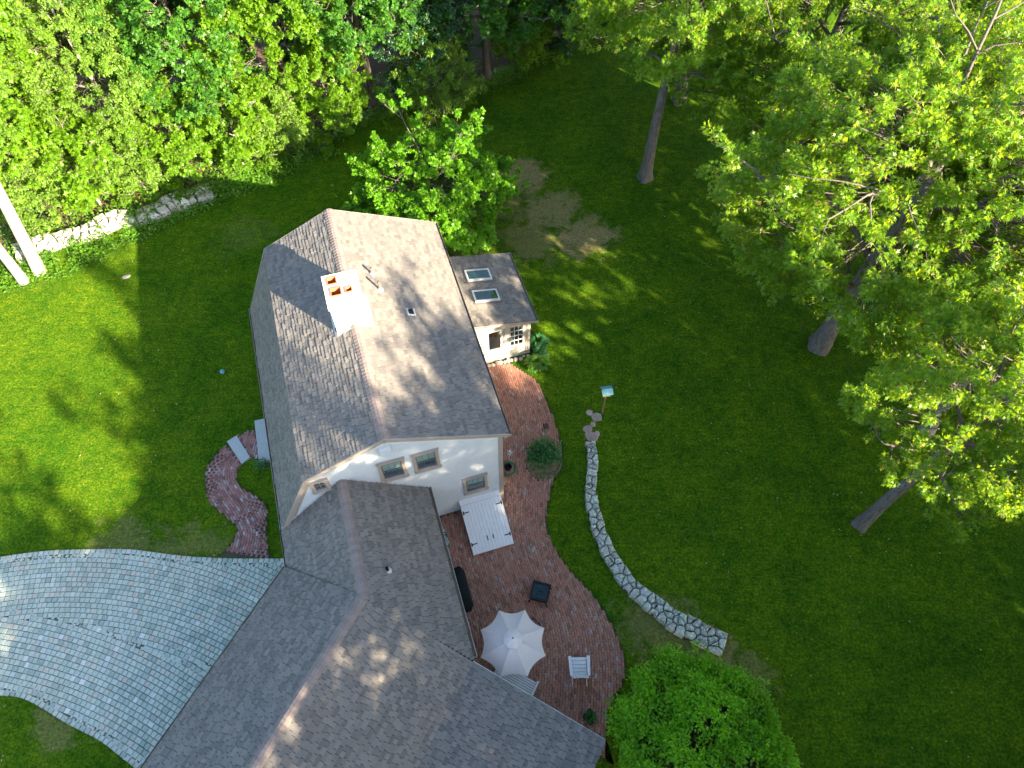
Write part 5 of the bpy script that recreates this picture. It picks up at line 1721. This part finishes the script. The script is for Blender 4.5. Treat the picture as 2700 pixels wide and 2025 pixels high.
# door mat
m, nt, b = new_mat('floral door mat'); M['mat'] = m
vo = nt.nodes.new('ShaderNodeTexVoronoi'); vo.inputs['Scale'].default_value = 22
nt.links.new(objco(nt), vo.inputs['Vector'])
c_ = ramp(nt, vo.outputs['Color'], [(0.0, (0.02, 0.025, 0.05)), (0.35, (0.55, 0.55, 0.5)), (0.5, (0.05, 0.16, 0.12)), (0.7, (0.6, 0.58, 0.55)), (0.85, (0.03, 0.03, 0.05))], 'CONSTANT')
nt.links.new(c_, b.inputs['Base Color']); b.inputs['Roughness'].default_value = .95
o = MB().box((0, 0, 0), (.46, .80, .016), bev=.005).build('door_mat', M['mat'], None, False, (-2.86, 10.30, .045), (0, 0, HOUSE_A))
tag(o, 'black and white patterned door mat at the foot of the wing wall', 'mat')

# hose coil with pot, pinwheel
t = thing('hose_pot', 'dark garden hose pot at the corner of the house inside a hose coil', 'pot', (-.17, 13.5, .03))
MB().lathe([(.0, 0), (.12, 0), (.16, .22), (.17, .24), (.14, .24), (.12, .05), (0, .05)], 18).build('pot', M['black'], t)
pts = []
for k in range(240):
    a = k * 2 * math.pi / 40; r = .26 + .13 * ((k * 7) % 60) / 60 * .3 + .018 * (k // 40) + .012 * math.sin(k * .31)
    pts.append((r * math.cos(a), r * math.sin(a) * .98, .05 + .018 * (k // 80) + .006 * math.sin(k * .7)))
o = MB().tube(pts, .011, 6).build('garden_hose', M['hose'], None, True, (-.17, 13.5, 0))
tag(o, 'coiled green garden hose on the bricks by the house corner', 'hose')
t = thing('pinwheel', 'white pinwheel on a stake by the corner of the house', 'pinwheel', (-.13, 13.9, 0))
MB().tube([(0, 0, 0), (0, 0, .78)], .008, 6).build('stake', M['white'], t)
for k in range(6):
    a = k * math.pi / 3
    pm = MB(); pm.add([(.01, 0, 0), (.06, .045, .015), (.145, .04, .03), (.155, -.01, .0), (.07, -.02, -.01), (.01, 0, -.004), (.06, .045, .011), (.145, .04, .026), (.155, -.01, -.004), (.07, -.02, -.014)], [(0, 4, 3, 2, 1), (5, 6, 7, 8, 9), (0, 1, 6, 5), (1, 2, 7, 6), (2, 3, 8, 7), (3, 4, 9, 8), (4, 0, 5, 9)])
    pm.build('vane', M['white'], t, False, (0, 0, .79), (.5, 0, a))
MB().lathe([(0, .77), (.02, .78), (.02, .80), (0, .81)], 10).build('hub', M['black'], t)

# shrub in the patio bed
bedm = MB(); k = 28
bedm.add([(bed_c[0] + (bed_r + .03 * math.sin(3 * a)) * math.cos(a), bed_c[1] + (bed_r + .03 * math.sin(3 * a)) * math.sin(a), .022) for a in np.linspace(0, 2 * math.pi, k, endpoint=False)], [tuple(range(k))])
tag(bedm.build('planting_bed', M['bedsoil']), 'round bare soil bed cut into the brick patio', 'bed', kind='structure')


def shrub(name, label, x, y, rx, ry, h, n, size, mat, cat='shrub', group=None, seed=1):
    r2 = np.random.default_rng(seed)
    t = thing(name, label, cat, (x, y, .02), 0, group)
    st = MB()
    cl = []
    for k in range(16):
        a = r2.uniform(0, 6.28); q = r2.uniform(.2, .95)
        e = np.array([rx * q * math.cos(a), ry * q * math.sin(a), h * r2.uniform(.55, 1.0) * (1 - .35 * q)])
        st.tube([(0, 0, -.05), tuple(e * .5 + r2.normal(0, .03, 3)), tuple(e)], [.014, .01, .005], 5, cap=False); cl.append(e)
    st.build('stems', M['twig'], t, True)['kind'] = 'stuff'
    cl = np.array(cl); idx = r2.integers(len(cl), size=n)
    P = cl[idx] + r2.normal(0, 1, (n, 3)) * np.array([rx * .2, ry * .2, h * .13]); P[:, 2] = np.maximum(.03, P[:, 2])
    A = P - np.array([0, 0, h * .3]) + r2.normal(0, .3, (n, 3)); A = A / np.linalg.norm(A, axis=1)[:, None] + r2.normal(0, .4, (n, 3))
    leafy('foliage', mat, t, P, A, np.array([0, 0, 1.0]) + r2.normal(0, .45, (n, 3)), size * r2.uniform(.6, 1.2, n))
    return t


shrub('shrub', 'loose green shrub in the round bed on the patio', 1.42, 13.86, .66, .80, .95, 1100, .16, M['shrub'], seed=4)
# hosta plants by the sunroom


def hosta(label, x, y, r, n, mat, seed):
    r2 = np.random.default_rng(seed)
    t = thing('hosta_plant', label, 'plant', (x, y, .01), 0, 'hostas by the sunroom')
    for k in range(n):
        a = r2.uniform(0, 6.28); f = r2.uniform(.25, 1)
        L = r * r2.uniform(.34, .5); w = L * .26
        el = 1.1 * (1 - f) + .15
        b0 = np.array([0, 0, .05]); d = np.array([math.cos(a), math.sin(a), 0]); sidev = np.array([-math.sin(a), math.cos(a), 0])
        st = b0 + d * r * f * .5 + np.array([0, 0, .12 + .35 * (1 - f)])
        pm = MB()
        prof = ((0, .0, 0), (.3, .9, .06), (.6, 1.0, .03), (.85, .55, -.06), (1.0, 0, -.13))
        cen, l, rr2 = [], [], []
        for s, ww, z in prof:
            c = st + d * L * s * math.cos(el * .6) + np.array([0, 0, z * r + L * s * math.sin(el * .4)])
            cen.append(c); l.append(c + sidev * w * ww + np.array([0, 0, .03])); rr2.append(c - sidev * w * ww + np.array([0, 0, .03]))
        vs_ = cen + l[1:4] + rr2[1:4]
        pm.add(vs_, [(0, 1, 5), (1, 2, 6, 5), (2, 3, 7, 6), (3, 4, 7), (0, 8, 1), (1, 8, 9, 2), (2, 9, 10, 3), (3, 10, 4)])
        pm.tube([b0, (b0 + st) / 2 + np.array([0, 0, .03]), st], [.008, .007, .005], 4, cap=False)
        pm.build('leaf', mat, t, True)


q = at(1240 + 1480 * .12055, 800 + 850 * .12055, .2); hosta('dark green hosta against the sunroom corner, the farther one', q[0], q[1], .70, 85, M['shrub'], 1)
q = at(1240 + 1455 * .12055, 800 + 1310 * .12055, .2); hosta('bright green hosta at the sunroom corner, nearest the patio', q[0], q[1], .70, 90, M['cover_leaf'], 2)
q = at(1240 + 1520 * .12055, 800 + 1080 * .12055, .2); hosta('hosta between the dark one and the bright one', q[0], q[1], .55, 50, M['shrub'], 3)
# foundation stones below the sunroom
for i in range(11):
    rr_ = random.Random(60 + i)
    a = 1.35 + i * .19 + rr_.uniform(-.05, .05)
    p = hw(a, 6.70 - rr_.uniform(0, .10))
    r = rr_.uniform(.07, .13)
    poly = [(r * rr_.uniform(.8, 1.2) * math.cos(2 * math.pi * q / 7), r * rr_.uniform(.8, 1.2) * math.sin(2 * math.pi * q / 7)) for q in range(7)]
    tag(rounded(MB(), poly, -.02, rr_.uniform(.06, .16), .04, rr_).build('edging_stone', M['boulder'], None, False, (p[0], p[1], 0)), ('first', 'second', 'third', 'fourth', 'fifth', 'sixth', 'seventh', 'eighth', 'ninth', 'tenth', 'last')[i] + ' rough pale stone from the left at the foot of the sunroom wall', 'stone', 'stones at the foot of the sunroom')
q = hw(-9.0, 3.1)
shrub('shrub', 'small dark shrub tucked behind the granite step', -10.75, 13.55, .35, .3, .5, 300, .09, M['shrub'], seed=8)

# drain cover
t = thing('drain_cover', 'small dark square drain cover in the brick patio', 'drain', (1.53, 15.63, .034), .1)
for k in range(5): MB().box((-.08 + k * .04, 0, .004), (.02, .2, .01)).build('bar', M['black'], t)
fm = MB(); [fm.box(c, s) for c, s in (((0, .11, .004), (.24, .02, .012)), ((0, -.11, .004), (.24, .02, .012)), ((-.11, 0, .004), (.02, .2, .012)), ((.11, 0, .004), (.02, .2, .012)))]
fm.build('frame', M['black'], t)

# bird box on a post
t = thing('bird_house', 'teal roofed wooden bird house on a tall thin post', 'bird house', (4.12, 16.32, 0), .15)
MB().bar((0, 0, -.1), (0, 0, 1.72), .05, .05).build('post', M['wood'], t)
MB().span((-.15, -.13, 1.72), (.15, .13, 1.95)).build('box', M['wood'], t)
MB().tube([(0, -.131, 1.85), (0, -.139, 1.85)], .025, 10).build('entrance', M['black'], t)
MB().box((0, 0, 1.70), (.36, .32, .02)).build('floor', M['wood'], t)
for sx in (-1, 1):
    MB().extrude([(-.24, sx * .235, 1.925), (.24, sx * .235, 1.925), (.24, 0, 2.07), (-.24, 0, 2.07)], (0, 0, .025)).build('roof_panel', M['teal'], t)
# small sprinkler head or light in the front lawn
p = at(589, 984)
t = thing('lawn_light', 'small blue-green domed light standing in the left lawn', 'light', (p[0], p[1], 0))
MB().lathe([(.03, 0), (.03, .12), (.1, .13), (.1, .15)], 14).build('stem', M['white'], t)
MB().lathe([(.12, .15), (.11, .19), (.07, .22), (0, .235)], 14).build('dome', M['teal'], t, True)

# furniture seen through the sunroom glass
q = at(1301, 904, .55)
t = thing('round_ottoman', 'round white ottoman just inside the sunroom door', 'ottoman', (q[0], q[1], .1))
MB().lathe([(0, 0), (.30, 0), (.33, .08), (.33, .38), (.35, .42), (.34, .46), (.30, .48), (0, .485)], 26).build('cushion', M['white'], t, True)
MB().lathe([(.338, .30), (.345, .32), (.338, .34)], 26).build('piping', M['trimd'], t)
q = hw(2.45, 7.65)
t = thing('white_armchair', 'white armchair behind the sunroom window', 'armchair', (q[0], q[1], .1), HOUSE_A + 2.6)
MB().box((0, 0, .22), (.62, .6, .36), bev=.05).build('seat', M['white'], t)
MB().box((0, .3, .55), (.62, .16, .7), bev=.06).build('backrest', M['white'], t)
for sx in (-1, 1): MB().box((sx * .34, 0, .32), (.12, .62, .5), bev=.04).build('arm', M['white'], t)

# fallen leaves and petals
rg = np.random.default_rng(12)
P = []
while len(P) < 420:
    x, y = rg.uniform(-20, 18), rg.uniform(2, 32)
    u_, v_, _ = uvz((x, y, 0))
    if -9 < u_ < 4 and v_ > -7 and not inside(patio_poly, x, y): continue
    P.append((x, y, .045 if inside(patio_poly, x, y) or inside(drive_poly, x, y) or inside(path_poly, x, y) else .03))
n = len(P)
me = leaf_mesh('fallen_leaves', np.array(P), rg.normal(0, 1, (n, 3)) * [1, 1, .1], np.array([0, 0, 1.0]) + rg.normal(0, .15, (n, 3)), rg.uniform(.04, .10, n), 'oval')
me.materials.append(plain('dry leaf', (0.36, 0.30, 0.18), .9, .3, 3))
tag(link('fallen_leaves', me), 'scattered dry leaves on lawn and paving', 'leaves', kind='stuff')
